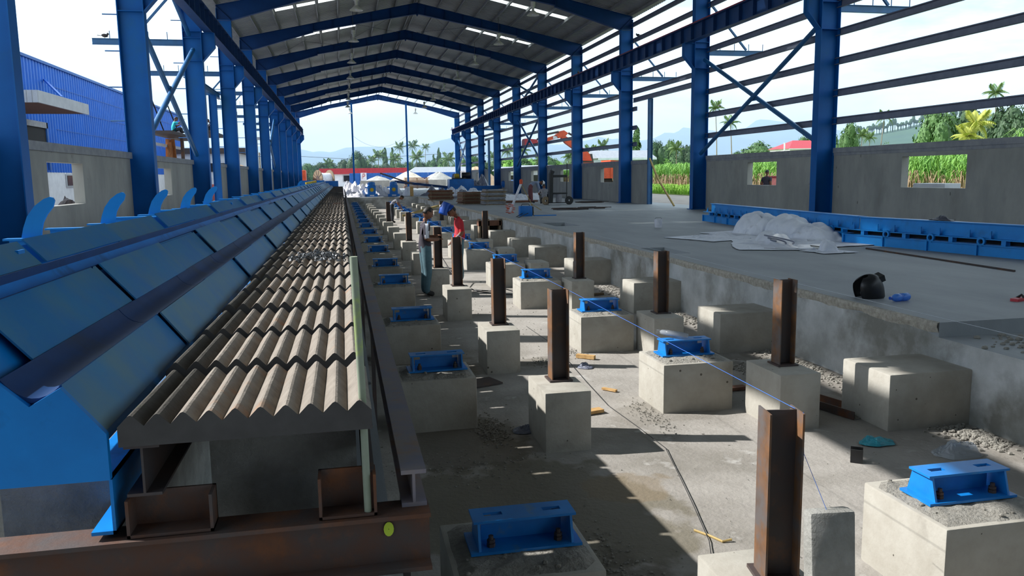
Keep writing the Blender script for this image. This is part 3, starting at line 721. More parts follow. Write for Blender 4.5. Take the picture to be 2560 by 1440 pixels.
# pile of steel nuts and rings on the bed
b=MB(); rr=random.Random(3)
for i in range(170):
    a=rr.gauss(0,.095); c=rr.gauss(0,.16); x=-.20+max(-.19,min(.2,a)); y=6.15+max(-.45,min(.4,c)); hgt=.05*math.exp(-(a/.09)**2-(c/.16)**2)
    z=1.665+rr.uniform(0,1)*hgt; r=rr.uniform(.008,.013)
    e=[rr.uniform(0,6.28) for _ in range(3)]
    from mathutils import Euler
    mm=Euler(e).to_matrix(); 
    if rr.random()<.4: prof=[(r,-.004),(r,.004),(r*.6,.004),(r*.6,-.004),(r,-.004)]
    else: prof=[(.001,-.016),(r*.9,-.016),(r*.9,-.006),(r*.45,-.006),(r*.45,.02),(.001,.02)]
    s0=len(b.v); b.lathe(prof,n=6)
    for k in range(s0,len(b.v)): v=mm@Vector(b.v[k]); b.v[k]=(x+v.x,y+v.y,z+v.z+.006)
tag(b.build('bolt_heap',M['steel'],org=(-.2,6.15,1.65)),'loose heap of small steel bolts and rings on the corrugated bed','bolts',kind='stuff')
b=MB()
for i in range(14): x=-.12+rr.uniform(-.08,.12); y=19.5+rr.uniform(-.5,.5); b.lathe([(.001,0),(.016,0),(.016,.02),(.001,.02)],(x,y,1.655),6)
tag(b.build('bolt_heap',M['rust'],org=(-.1,19.5,1.65)),'small heap of rusty bits farther down the corrugated bed','bolts',kind='stuff')
b=MB().tube([(-.5,33,1.68),(.02,33.2,1.68)],.012,6); tag(b.build('steel_rod',M['steel'],org=(-.25,33.1,1.66)),'thin steel rod lying across the far part of the corrugated bed','rod')
# hammer and white rag on the mould far away
b=MB(); b.bar((-1.6,38,2.03),(-1.15,38.3,2.10),.09,.09); tag(b.build('yellow_roll',M['yellow'],org=(-1.3,38.1,2.0)),'yellow roll lying on the far end of the blue mould','roll')

# ------------------------------------------------------------------ piers, posts and brackets in the pit
def block(name,x0,x1,y0,y1,z1,mt,ch=.014,rough=0):
    "cast block with worn edges"
    bm=bmesh.new(); bmesh.ops.create_cube(bm,size=1)
    for v in bm.verts: v.co=Vector(((x0+x1)/2+v.co.x*(x1-x0),(y0+y1)/2+v.co.y*(y1-y0),(z1-.03)/2+v.co.z*(z1+.03)))
    bmesh.ops.bevel(bm,geom=list(bm.edges),offset=ch,segments=2,affect='EDGES',profile=.6)
    if rough:
        for v in bm.verts: v.co+=Vector((nz(v.co.x*9,v.co.y*9,v.co.z*9),nz(v.co.y*9,v.co.z*9,v.co.x*9),nz(v.co.z*9,v.co.x*9,v.co.y*9)))*rough
    org=Vector(((x0+x1)/2,(y0+y1)/2,0)); bmesh.ops.translate(bm,verts=bm.verts,vec=-org)
    me=bpy.data.meshes.new(name); bm.to_mesh(me); bm.free(); me.materials.append(mt)
    me.polygons.foreach_set('use_smooth',[True]*len(me.polygons)); me.set_sharp_from_angle(angle=R(50))
    o=bpy.data.objects.new(name,me); COL.objects.link(o); o.location=org; ORG[o]=org; return o
def rubble_cap(x0,x1,y0,y1,z,parent,seed):
    rr=random.Random(seed); b=MB()
    nx,ny=9,8; vs=[];fs=[]
    for j in range(ny+1):
        for i in range(nx+1):
            e=min(i,nx-i,j,ny-j); h=(.0 if e==0 else .012+.018*rr.random())
            vs.append((x0+(x1-x0)*i/nx+(rr.uniform(-.015,.015) if e else 0),y0+(y1-y0)*j/ny+(rr.uniform(-.015,.015) if e else 0),z+h))
    for j in range(ny):
        for i in range(nx): fs.append((j*(nx+1)+i,j*(nx+1)+i+1,(j+1)*(nx+1)+i+1,(j+1)*(nx+1)+i))
    b.add(vs,fs)
    for _ in range(26):
        x=rr.uniform(x0+.03,x1-.03); y=rr.uniform(y0+.03,y1-.03); r=rr.uniform(.006,.018)
        b.ell((x,y,z+.018+r*.3),(r,r*rr.uniform(.6,1),r*.7),5,4)
    return b.build('mortar_cap',M['rubble'],parent)
BRF=[3.30,6.95,9.65,13.2,15.95,19.2,22.2,25.6,29.1,32.3,35.5,38.7,41.9,45.1,48.3,51.5,54.7]
STA=[2.66,6.15,8.87,12.41,15.1,18.6,22.0,25.5,28.8,32.2,35.4,38.6,41.8,45.0,48.2,51.4,54.6]
STB=[6.2,9.12,12.75,15.75,19.1,22.0,25.5,28.8,32.2,35.4,38.6,41.8,45.0,48.2,51.4,54.6]
BLK=[5.98,9.2,12.28,15.84,19.22,21.9,25.3,28.6,31.8,35.0,38.2,41.5,44.7,47.9,51.1,54.3]
def bracket():
    t=thing('support_bracket','','bracket',(0,0,0)); L_=.25
    b=MB().box(-L_-.02,L_+.02,-.12,.12,0,.014); b.build('bottom_plate',M['bracket'],t)
    b=MB(); 
    # top plate with two slots
    for (xa,xb) in ((-L_,-.19),(-.10,.10),(.19,L_)): b.box(xa,xb,-.08,.08,.138,.150)
    for (xa,xb) in ((-.19,-.10),(.10,.19)):
        b.box(xa,xb,-.08,-.018,.138,.150); b.box(xa,xb,.018,.08,.138,.150)
    b.build('top_plate',M['bracket'],t)
    b=MB().prism([(-.20,.014),(.20,.014),(.20,.09),(.15,.09),(.15,.138),(-.15,.138),(-.15,.09),(-.20,.09)],1,.02,.03); b.build('web',M['bracket'],t)
    for s in (-1,1):
        MB().prism([(-.11,.014),(.11,.014),(.075,.138),(-.075,.138)],0,s*.225-.006,s*.225+.006).build('gusset',M['bracket'],t)
    for s in (-1,1):
        b=MB().lathe([(.001,-.03),(.012,-.03),(.012,.055),(.001,.055)],(s*.165,-.06,.014),8); b.lathe([(.001,.0),(.021,.0),(.021,.018),(.001,.018)],(s*.165,-.06,.014),6); b.lathe([(.001,.022),(.02,.022),(.02,.036),(.001,.036)],(s*.165,-.06,.014),6)
        b.build('anchor_bolt',M['rustdark'],t)
    MB().box(.155,.195,.018,.034,.095,.132).build('shim',M['sack'],t)
    return t
br0=bracket(); bfirst=True
def place_bracket(x,y,z,lab,rz=0,grp='blue seat brackets on the piers'):
    global bfirst
    o=br0 if bfirst else copy_tree(br0); bfirst=False
    o.location=(x,y,z); o.rotation_euler=(0,0,rz); tag(o,lab,'bracket',grp)
rr=random.Random(11)
for i,y in enumerate(BRF):
    nm=ORD[i]
    p=block('concrete_pier',.42,1.11,y,y+.66,.465,M['pier']); tag(p,'wide concrete pier, %s in the shaded row beside the steel joist'%nm,'pier','wide piers beside the joist')
    rubble_cap(.44,1.09,y+.02,y+.64,.463,p,i)
    place_bracket(.79,y+.34,.488,'blue steel bracket on the %s pier of the shaded row beside the joist'%nm,rr.uniform(-.03,.03))
    p=block('concrete_pier',2.89,3.60,y,y+.66,.465,M['pier']); tag(p,'wide concrete pier, %s in the middle row of the pit'%nm,'pier','wide piers in the middle row')
    rubble_cap(2.91,3.58,y+.02,y+.64,.463,p,i+50)
    place_bracket(3.24,y+.34,.488,'blue steel bracket on the %s pier of the middle row'%nm,rr.uniform(-.03,.03))
hp_=MB()
def hpost():
    t=thing('steel_post','','post',(0,0,0))
    MB().box(-.068,.068,-.0035,.0035,0,.775).build('web',M['rustdark'],t)
    for s in (-1,1): MB().box(s*.0715-.0045,s*.0715+.0045,-.075,.075,0,.775).build('flange',M['postrust'],t)
    MB().box(-.1,.1,-.1,.1,-.012,.004).build('base_plate',M['rustdark'],t)
    return t
ps0=hpost(); pfirst=True
def place_post(x,y,z,lab):
    global pfirst
    o=ps0 if pfirst else copy_tree(ps0); pfirst=False
    near=y<3.5; o.location=(x+(.02 if near else 0),y,z); o.rotation_euler=(0,0,-.17 if near else rr.uniform(-.02,.02)); o.scale=(.97,.97,.955) if near else (1,1,1); tag(o,lab,'post','rusty steel posts on the narrow piers')
for i,y in enumerate(STA):
    p=block('concrete_pier',1.54,1.93,y,y+.62,.50,M['pier'],ch=.012); tag(p,'narrow concrete pier, %s in the row right of the shaded brackets'%ORD[i],'pier','narrow piers in the left post row')
    if i in (0,1,2,3,4,6,9): place_post(1.765,y+.42-(.07 if i==0 else 0),.512,'rusty steel post on the %s narrow pier of the left post row'%ORD[i])
for i,y in enumerate(STB):
    p=block('concrete_pier',3.66,4.05,y,y+.62,.50,M['pier'],ch=.012); tag(p,'narrow concrete pier, %s in the row left of the wall blocks'%ORD[i],'pier','narrow piers in the right post row')
    if i in (0,1,2,5,8): place_post(3.90,y+.38,.512,'rusty steel post on the %s narrow pier of the right post row'%ORD[i])
for i,y in enumerate(BLK):
    p=block('concrete_block',4.57,5.405,y,y+.68,.50,M['pier'],ch=.022); tag(p,'long concrete block against the pit wall, %s from the camera'%ORD[i],'block','blocks along the pit wall')
# block propped in front of the nearest post
o=block('spacer_block',1.825,2.02,2.78,2.86,.35,M['cblock'],ch=.02,rough=.006); o.location.z=.512; o.rotation_euler=(R(-6),0,R(-6)); tag(o,'grey concrete spacer block leaning on the nearest rusty post','concrete block')
# ------------------------------------------------------------------ crumpled sheets
def crumple(name,lab,cat,c,rx,ry,h,mt,seed,n=34,rot=0,grp=None,base=ZS,sharp=.35,kind=None,cal=False):
    "crumpled sheet lying on the floor: lobed outline, ridged folds, closed below"
    rr=random.Random(seed); b=MB(); vs=[]; fs=[]; ca,sa=math.cos(rot),math.sin(rot); o=seed*3.7
    bumps=[(rr.uniform(-.6,.6),rr.uniform(-.5,.5),rr.uniform(.25,.5),rr.uniform(.5,1)) for _ in range(6)]
    m_=n
    for j in range(n+1):
        rad=j/n
        for i in range(m_*2):
            an=math.pi*i/m_; out=1+.22*nz(math.cos(an)*1.7+o,math.sin(an)*1.7)+.08*nz(math.cos(an)*6+o,math.sin(an)*6)
            x=math.cos(an)*rad*out; y=math.sin(an)*rad*out
            g=sum(w*math.exp(-((x-a)**2+(y-d)**2)/(s*s*.5)) for a,d,s,w in bumps)
            wx=x+.25*nz(x*1.3+o,y*1.3,7); wy=y+.25*nz(x*1.3,y*1.3+o,9)
            fold=1-abs(nz(wx*1.5+o,wy*3.2+o,1.3))*2.4; fold2=1-abs(nz(wx*6.5+o,wy*3.0,4))*2.2
            e=max(0,1-rad**(3 if cal else 4))
            if cal:
                G=1-math.exp(-1.9*g*g); n1=nz(wx*1.4+o,wy*2.6+o,1.3); n2=nz(wx*3.3+o,wy*1.7,4); n3=nz(wx*4.5,wy*4.5+o,8)
                cr_=math.exp(-(n1/.05)**2)*.16+math.exp(-(n2/.045)**2)*.10
                z=h*e**.7*(.80*G+.16*n1*G-cr_*(.35+.65*G)+.05*n3)+.03*h*abs(n3)+.012
            else: z=h*e*(.5*min(g,1.15)+sharp*.7*fold*(.4+.6*min(g,1))+.16*fold2)*.85+.01+.012*abs(nz(x*9,y*9,o))
            if rad==1: z=.004
            X=x*rx; Y=y*ry
            vs.append((c[0]+X*ca-Y*sa,c[1]+X*sa+Y*ca,base+max(z,.004)))
    w=m_*2
    for j in range(n):
        for i in range(w): fs.append((j*w+i,j*w+(i+1)%w,(j+1)*w+(i+1)%w,(j+1)*w+i))
    b.add(vs,fs)
    ob=b.build(name,mt,org=(c[0],c[1],base),smooth=(1 if cal else 0)); tag(ob,lab,cat,grp,kind); return ob
import numpy as np
def drape(name,lab,cat,c,a,b_,rot,lumps,mt,seed,n=58,comp=.82,steps=230,base=ZS,h0=.5):
    "sheet of a x b metres let fall, slightly bunched up, over lumps lying on the floor"
    rs=np.random.RandomState(seed); m_=max(8,int(n*b_/a)) if b_<a else n; nn=n if b_<=a else max(8,int(n*a/b_))
    if b_>a: m_=n
    gx,gy=np.meshgrid(np.linspace(-.5,.5,nn),np.linspace(-.5,.5,m_)); rest=np.stack([gx*a,gy*b_],-1)
    P=np.zeros((m_,nn,3)); P[...,:2]=rest*comp
    lo=rs.uniform(-1,1,(6,6)); u=(gx+.5)*4.99; v=(gy+.5)*4.99; iu=u.astype(int); iv=v.astype(int); fu=u-iu; fv=v-iv; fu=fu*fu*(3-2*fu); fv=fv*fv*(3-2*fv)
    P[...,2]=h0+.12*((lo[iv,iu]*(1-fu)+lo[iv,np.minimum(iu+1,5)]*fu)*(1-fv)+(lo[np.minimum(iv+1,5),iu]*(1-fu)+lo[np.minimum(iv+1,5),np.minimum(iu+1,5)]*fu)*fv)+rs.uniform(-.008,.008,gx.shape)
    V=np.zeros_like(P); dx=a/(nn-1); dy=b_/(m_-1); dd=math.hypot(dx,dy); dt=.016
    def con(A,B,L_,k=.5):
        d=B-A; l=np.sqrt((d*d).sum(-1,keepdims=True))+1e-9; f=(l-L_)/l*k; f=np.where(l<L_,f*.9,f); A+=d*f; B-=d*f
    ca,sa=math.cos(rot),math.sin(rot)
    for st in range(steps):
        V[...,2]-=9.8*dt; V*=.985; Q0=P.copy(); P+=V*dt
        for it in range(5):
            for o in (0,1):
                e=(nn-o)//2*2; con(P[:,o:o+e:2],P[:,o+1:o+e:2],dx)
                e=(m_-o)//2*2; con(P[o:o+e:2],P[o+1:o+e:2],dy)
            for o in (0,1):
                e=(nn-o)//2*2; con(P[:-1,o:o+e:2],P[1:,o+1:o+e:2],dd,.25); con(P[1:,o:o+e:2],P[:-1,o+1:o+e:2],dd,.25)
            for (lx,ly,lz,rx,ry,rz_) in lumps:
                q_=(P-np.array([lx,ly,lz]))/np.array([rx,ry,rz_]); l=np.sqrt((q_*q_).sum(-1)); k=l<1
                if k.any(): q_[k]/=l[k][:,None]; P[k]=q_[k]*np.array([rx,ry,rz_])+np.array([lx,ly,lz])
            fl_=P[...,2]<.012; P[...,2]=np.maximum(P[...,2],.012)
        V=(P-Q0)/dt; V[fl_,:2]*=.3
    for j in range(m_):
        for i in range(nn):
            x_,y_=rest[j,i]; wx=x_+.2*nz(x_*2+seed,y_*2,7); wy=y_+.2*nz(x_*2,y_*2+seed,9); n1=nz(wx*1.5+seed*3,wy*2.6,1.3); n2=nz(wx*3.4,wy*1.6+seed*5,4); n3=nz(wx*6,wy*6,seed)
            P[j,i,2]=max(.012,P[j,i,2]-min(1,P[j,i,2]/.12)*(.10*math.exp(-(n1/.085)**2)+.065*math.exp(-(n2/.075)**2)-.03*n3-.06*n1))
    X=c[0]+P[...,0]*ca-P[...,1]*sa; Y_=c[1]+P[...,0]*sa+P[...,1]*ca; Z=base+P[...,2]
    b=MB().add([(float(X[j,i]),float(Y_[j,i]),float(Z[j,i])) for j in range(m_) for i in range(nn)],[(j*nn+i,j*nn+i+1,(j+1)*nn+i+1,(j+1)*nn+i) for j in range(m_-1) for i in range(nn-1)])
    ob=b.build(name,mt,org=(c[0],c[1],base),smooth=2,fix=False); so_=ob.modifiers.new('s','SOLIDIFY'); so_.thickness=.006; so_.offset=1; sb=ob.modifiers.new('d','SUBSURF'); sb.levels=1; sb.render_levels=1
    tag(ob,lab,cat); return ob
drape('plastic_sheet','big grey white sheet heaped before the blue forms, its left humped part','sheet',(9.3,17.0),2.0,2.3,.25,[(.1,0,.1,.5,.62,.42)],M['tarp'],1,comp=.8,h0=.62)
drape('plastic_sheet','long grey white sheet heap trailing right along the blue forms','sheet',(9.55,15.3),1.9,3.9,.12,[(.1,.75,.08,.42,.7,.42),(.05,-.1,.05,.36,.7,.32)],M['tarp'],2,comp=.78,h0=.6)
drape('plastic_sheet','flat pale sheet spread at the left end of the sheet heap','sheet',(7.95,16.3),1.9,1.7,.3,[(.2,.1,-.05,.3,.3,.2)],M['tarp'],3,comp=.74,h0=.35)
drape('plastic_sheet','crumpled white sheet in front of the big sheet heap','sheet',(8.25,14.5),1.6,3.2,-.45,[(0,.6,-.03,.28,.4,.24),(.1,-.3,-.03,.26,.4,.26)],M['tarp'],4,comp=.72,h0=.4)
drape('plastic_bag','small grey plastic bag alone on the slab near the sheets','bag',(8.35,12.75),.85,.95,.2,[(0,0,.02,.13,.15,.26)],M['tarp'],5,n=30,comp=.7,h0=.36,steps=160)
b=MB(); pts=[]
for i in range(60):
    t=i/59*6.28*2.6; r=.26+.1*math.sin(t*.37); pts.append((8.1+r*math.cos(t)*.7,13.95+r*math.sin(t),ZS+.03+.22*abs(math.sin(t*.5))*math.exp(-i/70)))
b.tube(pts,.014,6); tag(b.build('hose_coil',M['tarpg'],org=(8.1,13.9,ZS),smooth=True),'loose grey hose coil lying on the front sheet','hose')
b=MB().tube([(7.6,13.6,ZS+.012),(7.9,13.2,ZS+.012),(8.3,12.95,ZS+.012),(8.5,13.1,ZS+.012),(8.2,13.35,ZS+.012),(7.8,13.55,ZS+.012)],.011,6); tag(b.build('cable_loop',M['steel'],org=(8,13.3,ZS),smooth=True),'thin grey cable loop on the slab before the sheets','cable')
# ------------------------------------------------------------------ blue steel forms by the right wall
def form(name,lab,a,bn,nb):
    a=Vector((*a,ZS)); e=Vector((*bn,ZS)); d=(e-a); L_=d.length; rz=math.atan2(d.y,d.x)
    t=thing(name,lab,'steel form',a,'blue steel forms by the right wall',rz=rz)
    # local: x along, y to the wall side
    sg=-1
    MB().box(0,L_,.0,.03,0,.17).build('bottom_web',M['formblue'],t); MB().box(0,L_,-.03,.22,.17,.185).build('bottom_flange',M['formblue'],t); 
    MB().box(0,L_,.12,.3,0,.012).build('base_plate',M['formblue'],t)
    MB().box(.3,L_-.05,.14,.16,.28,.52).build('face_plate',M['formblue'],t); MB().box(.0,L_,.0,.16,.268,.282).build('ledge',M['formblue'],t); MB().box(.3,L_-.05,.1,.3,.51,.525).build('top_flange',M['formblue'],t)
    MB().box(.1,L_-.1,.19,.2,.185,.268).build('back_web',M['dark'],t)
    st=L_/nb
    g=None
    for i in range(nb):
        x=st*(i+.5)
        MB().box(x-.04,x+.04,.02,.12,.185,.268).build('spacer',M['formblue'],t)
        MB().box(st*i+.02,st*i+.06,-.035,.0,0,.19).build('stiffener',M['formblue'],t)
        for xx in (x-st*.3,x+st*.3): MB().prism([(xx-.09,.282),(xx+.04,.282),(xx+.04,.41)],1,.06,.075).build('gusset',M['formblue'],t)
        xx=st*i+.12
        if i>0:
            MB().lathe([(.075,-.02),(.075,.02),(.042,.02),(.042,-.02),(.075,-.02)],(xx,-.01,.235),14,ax=1).build('ring_eye',M['formblue'],t,smooth=True)
    return t
form('steel_form','bright blue ribbed steel form behind the sheet heap, the farther one',(10.5,22.4),(9.85,14.2),9)
form('steel_form','bright blue ribbed steel form running off to the right, the nearer one',(9.72,14.35),(10.75,8.6),6)
b=MB(); b.tube([(9.3,13.0,ZS+.012),(9.05,9.4,ZS+.012)],.016,6); tag(b.build('steel_rod',M['rustdark'],org=(9.2,11.2,ZS)),'long dark steel rod lying on the slab before the blue forms','rod')
o=crumple('rag','dark rag left on top of the nearer blue form','rag',(10.35,12.4),.14,.3,.1,M['tarpb'],9,n=14,base=ZS+.525)
# ------------------------------------------------------------------ welding mask, bottle and shoe on the slab
def shell(n=16,m=10):
    b=MB(); vs=[];fs=[]
    for j in range(m+1):
        t=j/m; z=t*.30; 
        for i in range(n+1):
            a=R(-142)+R(284)*i/n; r=.125*(1-.18*t)+.02*math.sin(t*3.1)
            k=1 if t<.75 else math.sqrt(max(0,1-((t-.75)/.25)**2*.9))
            vs.append((r*math.cos(a)*1.25*k,r*math.sin(a)*k,z*1.0))
    w=n+1
    for j in range(m):
        for i in range(n): fs.append((j*w+i,j*w+i+1,(j+1)*w+i+1,(j+1)*w+i))
    return b.add(vs,fs)
wm=thing('welding_mask','black welding mask standing on the slab edge beside a blue bottle','welding mask',(5.80,7.95,ZS),rz=R(-8))
ms=shell().build('shell',M['black'],wm,org=(0,0,0),smooth=2); sm=ms.modifiers.new('s','SOLIDIFY'); sm.thickness=.006
ms.rotation_euler=(R(12),R(-24),0); ms.location=(-.02,0,-.02)
v=MB().box(.10,.165,-.06,.06,.16,.23).build('visor_frame',M['black'],wm,org=(0,0,0)); v.rotation_euler=(R(12),R(-24),0)
v=MB().tube([(-.06,-.12,.24),(-.16,-.1,.17),(-.17,-.06,.06),(-.13,-.02,.015),(-.08,.06,.012)],.013,8).build('head_strap',M['black'],wm,org=(0,0,0),smooth=True)
bt=thing('water_bottle','blue plastic water bottle lying on the slab edge','bottle',(5.88,7.62,ZS),rz=R(12))
o=MB().lathe([(.001,0),(.035,.0),(.042,.012),(.042,.10),(.039,.105),(.039,.13),(.042,.135),(.042,.19),(.03,.225),(.015,.245),(.015,.255)],n=20).build('body',M['bottle'],bt,org=(0,0,0),smooth=True); o.rotation_euler=(0,R(-90),0); o.location=(.14,0,.043)
o=MB().lathe([(.0425,.105),(.0425,.135)],n=20).build('label_band',M['string'],bt,org=(0,0,0)); o.rotation_euler=(0,R(-90),0); o.location=(.14,0,.043)
o=MB().lathe([(.001,.275),(.018,.275),(.018,.25),(.001,.25)],n=14).build('cap',M['helmblue'],bt,org=(0,0,0)); o.rotation_euler=(0,R(-90),0); o.location=(.14,0,.043)
sh_=thing('sandal','brown sandal at the right edge of the slab','shoe',(7.12,7.30,ZS),rz=R(20))
MB().prism([(-.12,-.04),(-.05,-.045),(.1,-.05),(.14,0),(.1,.05),(-.05,.045),(-.12,.04)],2,0,.03).build('sole',M['redroof'],sh_,org=(0,0,0)); MB().tube([(.02,-.045,.02),(.03,0,.06),(.02,.045,.02)],.014,8).build('strap',M['shoe'],sh_,org=(0,0,0))
# ------------------------------------------------------------------ strings and cables
b=MB().tube([(1.842,3.0,1.256),(1.842,6.5,1.283),(1.84,9.3,1.286),(1.84,13,1.285),(1.84,22.4,1.286),(1.84,32.6,1.288)],.0014,5); tag(b.build('string_line',M['string'],org=(1.84,3,1.29)),'blue string line stretched along the tops of the left row of posts','string')
b=MB().tube([(1.845,2.94,1.256),(1.848,2.93,1.08)],.0014,5); b.tube([(1.848,2.93,1.08),(1.93,2.83,.80)],.0012,5); b.tube([(1.848,2.93,1.08),(2.05,3.25,.92),(2.2,3.6,.85)],.001,5); tag(b.build('tie_string',M['string'],org=(1.85,2.93,1.08)),'knotted blue tie string hanging from the nearest post','string')
b=MB().tube([(5.25,16.5,.97),(5.33,12,.93),(5.38,8,.90),(5.45,5.2,.87)],.0018,5); tag(b.build('string_line',M['stringw'],org=(5.4,8,.9)),'pale string line stretched above the slab edge','string')
pts=[(2.62,11.6),(2.66,10.5),(2.60,9.2),(2.52,8.2),(2.46,7.3),(2.50,6.6),(2.52,6.0),(2.38,5.4),(2.26,4.9),(2.12,4.35),(1.98,4.0)]
b=MB().tube([(x,y,.012) for x,y in pts],.003,6); tag(b.build('floor_cable',M['wire'],org=(2.5,7,0),smooth=True),'thin black cable wandering over the sunlit pit floor','cable')
b=MB().tube([(2.05,17.5,.9),(2.02,17.0,.55),(2.1,16.4,.35),(2.25,15.9,.1),(2.5,15.4,.02),(2.9,14.9,.02),(3.2,14.6,.03)],.012,6); b.tube([(2.5,15.6,.02),(2.7,15.1,.06),(3.0,15.0,.1),(3.3,14.5,.02)],.012,6); tag(b.build('welding_cable',M['wire'],org=(2.4,15.8,0),smooth=True),'black welding cable lying behind the third post','cable')
# ------------------------------------------------------------------ things lying in the pit
def plank(name,lab,c,L_,w,t,rz,mt,z=0,cat='wood'):
    o=MB().box(-L_/2,L_/2,-w/2,w/2,0,t).build(name,mt,org=(0,0,0)); o.location=(c[0],c[1],z+.004); o.rotation_euler=(0,0,rz); tag(o,lab,cat); return o
plank('timber_offcut','short pale timber offcut beside the third middle pier',(2.86,9.35),.24,.06,.045,R(-40),M['wood'])
plank('timber_offcut','flat brown timber offcut right of the second narrow pier',(2.22,7.12),.26,.09,.03,R(15),M['wood'])
plank('timber_offcut','thin splintered timber between the sunlit piers',(2.66,7.85),.17,.04,.02,R(-50),M['wood'])
plank('timber_offcut','brown board beside the second narrow pier of the right row',(3.85,7.55),.42,.1,.03,R(5),M['plywood'])
plank('timber_offcut','thin brown board behind the middle pier with the plastic wrap',(3.85,8.7),.5,.08,.03,R(0),M['plywood'])
plank('floor_plate','dark square steel plate on the floor by the shaded piers',(1.42,8.5),.34,.3,.014,R(20),M['rustdark'],cat='plate')
plank('timber_offcut','long thin timber lying along the far floor',(4.3,14.3),.9,.07,.04,R(10),M['woodold'])
ch=thing('steel_channel','rusty steel channel lying between narrow pier and wall block','channel',(4.42,6.95,0),rz=R(105))
MB().box(-.62,.62,-.1,.1,.0,.008).build('web',M['rubble'],ch,org=(0,0,.0)); 
for s in (-1,1): MB().box(-.62,.62,s*.1-.004,s*.1+.004,0,.075).build('flange',M['rust'],ch,org=(0,0,0))
cl=thing('steel_clip','small black steel clip standing on the floor before the wall block','steel clip',(3.83,5.35,0),rz=R(-35))
MB().box(-.045,.045,-.005,.005,.0,.105).build('plate',M['black'],cl,org=(0,0,0)); MB().box(-.045,.045,.075,.085,0,.105).build('plate',M['black'],cl,org=(0,0,0)); MB().box(-.045,.045,.0,.08,.045,.055).build('cross_plate',M['black'],cl,org=(0,0,0))
crumple('plastic_bag','teal plastic bag on the floor before the nearest wall block','bag',(4.28,5.72),.16,.1,.07,M['tealbag'],21,n=14,base=0)
crumple('plastic_bag','clear plastic bag on the sunlit floor at the right','bag',(4.72,5.35),.2,.14,.13,M['clearp'],22,n=16,base=0)
crumple('cement_rag','crumpled cement rag against the second narrow pier','rag',(1.5,6.75),.12,.1,.07,M['tarpg'],23,n=12,base=0)
crumple('cement_rag','small grey rag on the floor by the middle pier','rag',(2.72,8.9),.1,.09,.06,M['tarpg'],24,n=12,base=0)
wp=thing('wrapped_bundle','clear plastic bundle of rods lying on the second middle bracket','bundle',(3.14,7.32,.64),rz=R(125))
MB().lathe([(.001,-.17),(.02,-.16),(.028,-.1),(.03,.05),(.026,.13),(.016,.15)],n=12,ax=0).build('wrap',M['clearp'],wp,org=(0,0,-.045),smooth=True)
b=MB()
for i in range(7): a=i*.9; b.tube([(-.14,.014*math.cos(a),.045+.014*math.sin(a)),(.19,.017*math.cos(a),.045+.017*math.sin(a))],.005,6)
b.build('rods',M['steel'],wp,org=(0,0,0))
bend=MB().tube([(2.10,4.52,.006),(2.16,4.42,.006),(2.2,4.33,.006),(2.26,4.33,.012)],.008,6); tag(bend.build('bent_stick',M['bamboo'],org=(2.15,4.4,0)),'short bent yellow stick on the sunlit floor','stick')
# dirt and stones
def stones(name,lab,spots,seed,mt,base=0):
    rr=random.Random(seed); b=MB()
    for (cx,cy,sx,sy,n,r0,r1) in spots:
        for _ in range(n):
            x=cx+rr.gauss(0,sx); y=cy+rr.gauss(0,sy); r=rr.uniform(r0,r1)
            if base==0 and not(.2<x<5.35): continue
            b.ell((x,y,base+r*.25),(r,r*rr.uniform(.6,1),r*rr.uniform(.4,.8)),5,4)
    tag(b.build(name,mt,org=(spots[0][0],spots[0][1],base)),lab,'stones',kind='stuff')
stones('gravel','grey gravel scattered around the shaded pier feet',[(1.22,6.85,.07,.2,420,.004,.013),(1.25,9.4,.08,.25,220,.004,.013),(.9,5.95,.35,.22,260,.003,.010),(1.35,3.9,.15,.3,420,.003,.013),(1.5,4.2,.12,.3,120,.003,.010)],31,M['rubble'])
stones('gravel','grey gravel scattered over the sunlit floor',[(2.35,9.3,.1,.12,260,.003,.011),(2.75,6.9,.07,.3,200,.003,.010),(2.4,4.4,.5,.8,60,.002,.007),(3.6,5.3,.6,.6,40,.002,.007),(3.0,11.2,.4,1.0,90,.003,.010),(2.8,9.75,.12,.15,150,.003,.010),(2.3,13.5,.4,1.2,100,.004,.012)],32,M['rubble'])
stones('gravel','gravel piled along the foot of the pit wall',[(5.2,5.65,.12,.18,380,.008,.028),(5.15,8.3,.12,.5,420,.006,.022),(5.15,11.5,.12,.4,300,.006,.022),(4.5,8.35,.12,.15,200,.006,.02),(5.1,14.9,.15,.4,250,.006,.022)],33,M['rubble'])
stones('gravel','rubble in the near pocket of the slab',[(6.1,5.9,.25,.2,120,.01,.035)],34,M['rubble'],.70)
# ------------------------------------------------------------------ work gear on the far slab
jk=thing('chain_hoist_rig','white pole with orange chain hoist standing on the slab edge','hoist',(6.15,29.2,ZS))
MB().tube([(-.12,0,.1),(.33,.1,1.12)],.045,12).build('pole',M['sack'],jk,org=(0,0,0),smooth=True); MB().lathe([(.001,0),(.06,0),(.065,.14),(.03,.18),(.001,.18)],(.33,.1,1.1),12).build('pole_head',M['orange'],jk,org=(0,0,0))
b=MB()
for i in range(16): b.lathe([(.05,-.012),(.062,0),(.05,.012)],(-.12+.13*math.sin(i*2.3),.1*math.cos(i*1.7),.04+.022*i),8)
b.build('chain',M['orange'],jk,org=(0,0,0)); MB().tube([(.36,.1,1.05),(.75,.2,.35),(.85,.3,.02)],.014,6).build('stay_bar',M['bamboo'],jk,org=(0,0,0)); MB().tube([(.75,.2,.35),(.55,.1,.02)],.014,6).build('stay_bar',M['bamboo'],jk,org=(0,0,0)); MB().tube([(.75,.2,.35),(1.1,.1,.12)],.014,6).build('stay_bar',M['bamboo'],jk,org=(0,0,0))
wd=thing('welding_machine','blue welding machine on the slab edge below the white pole','machine',(6.25,27.6,ZS))
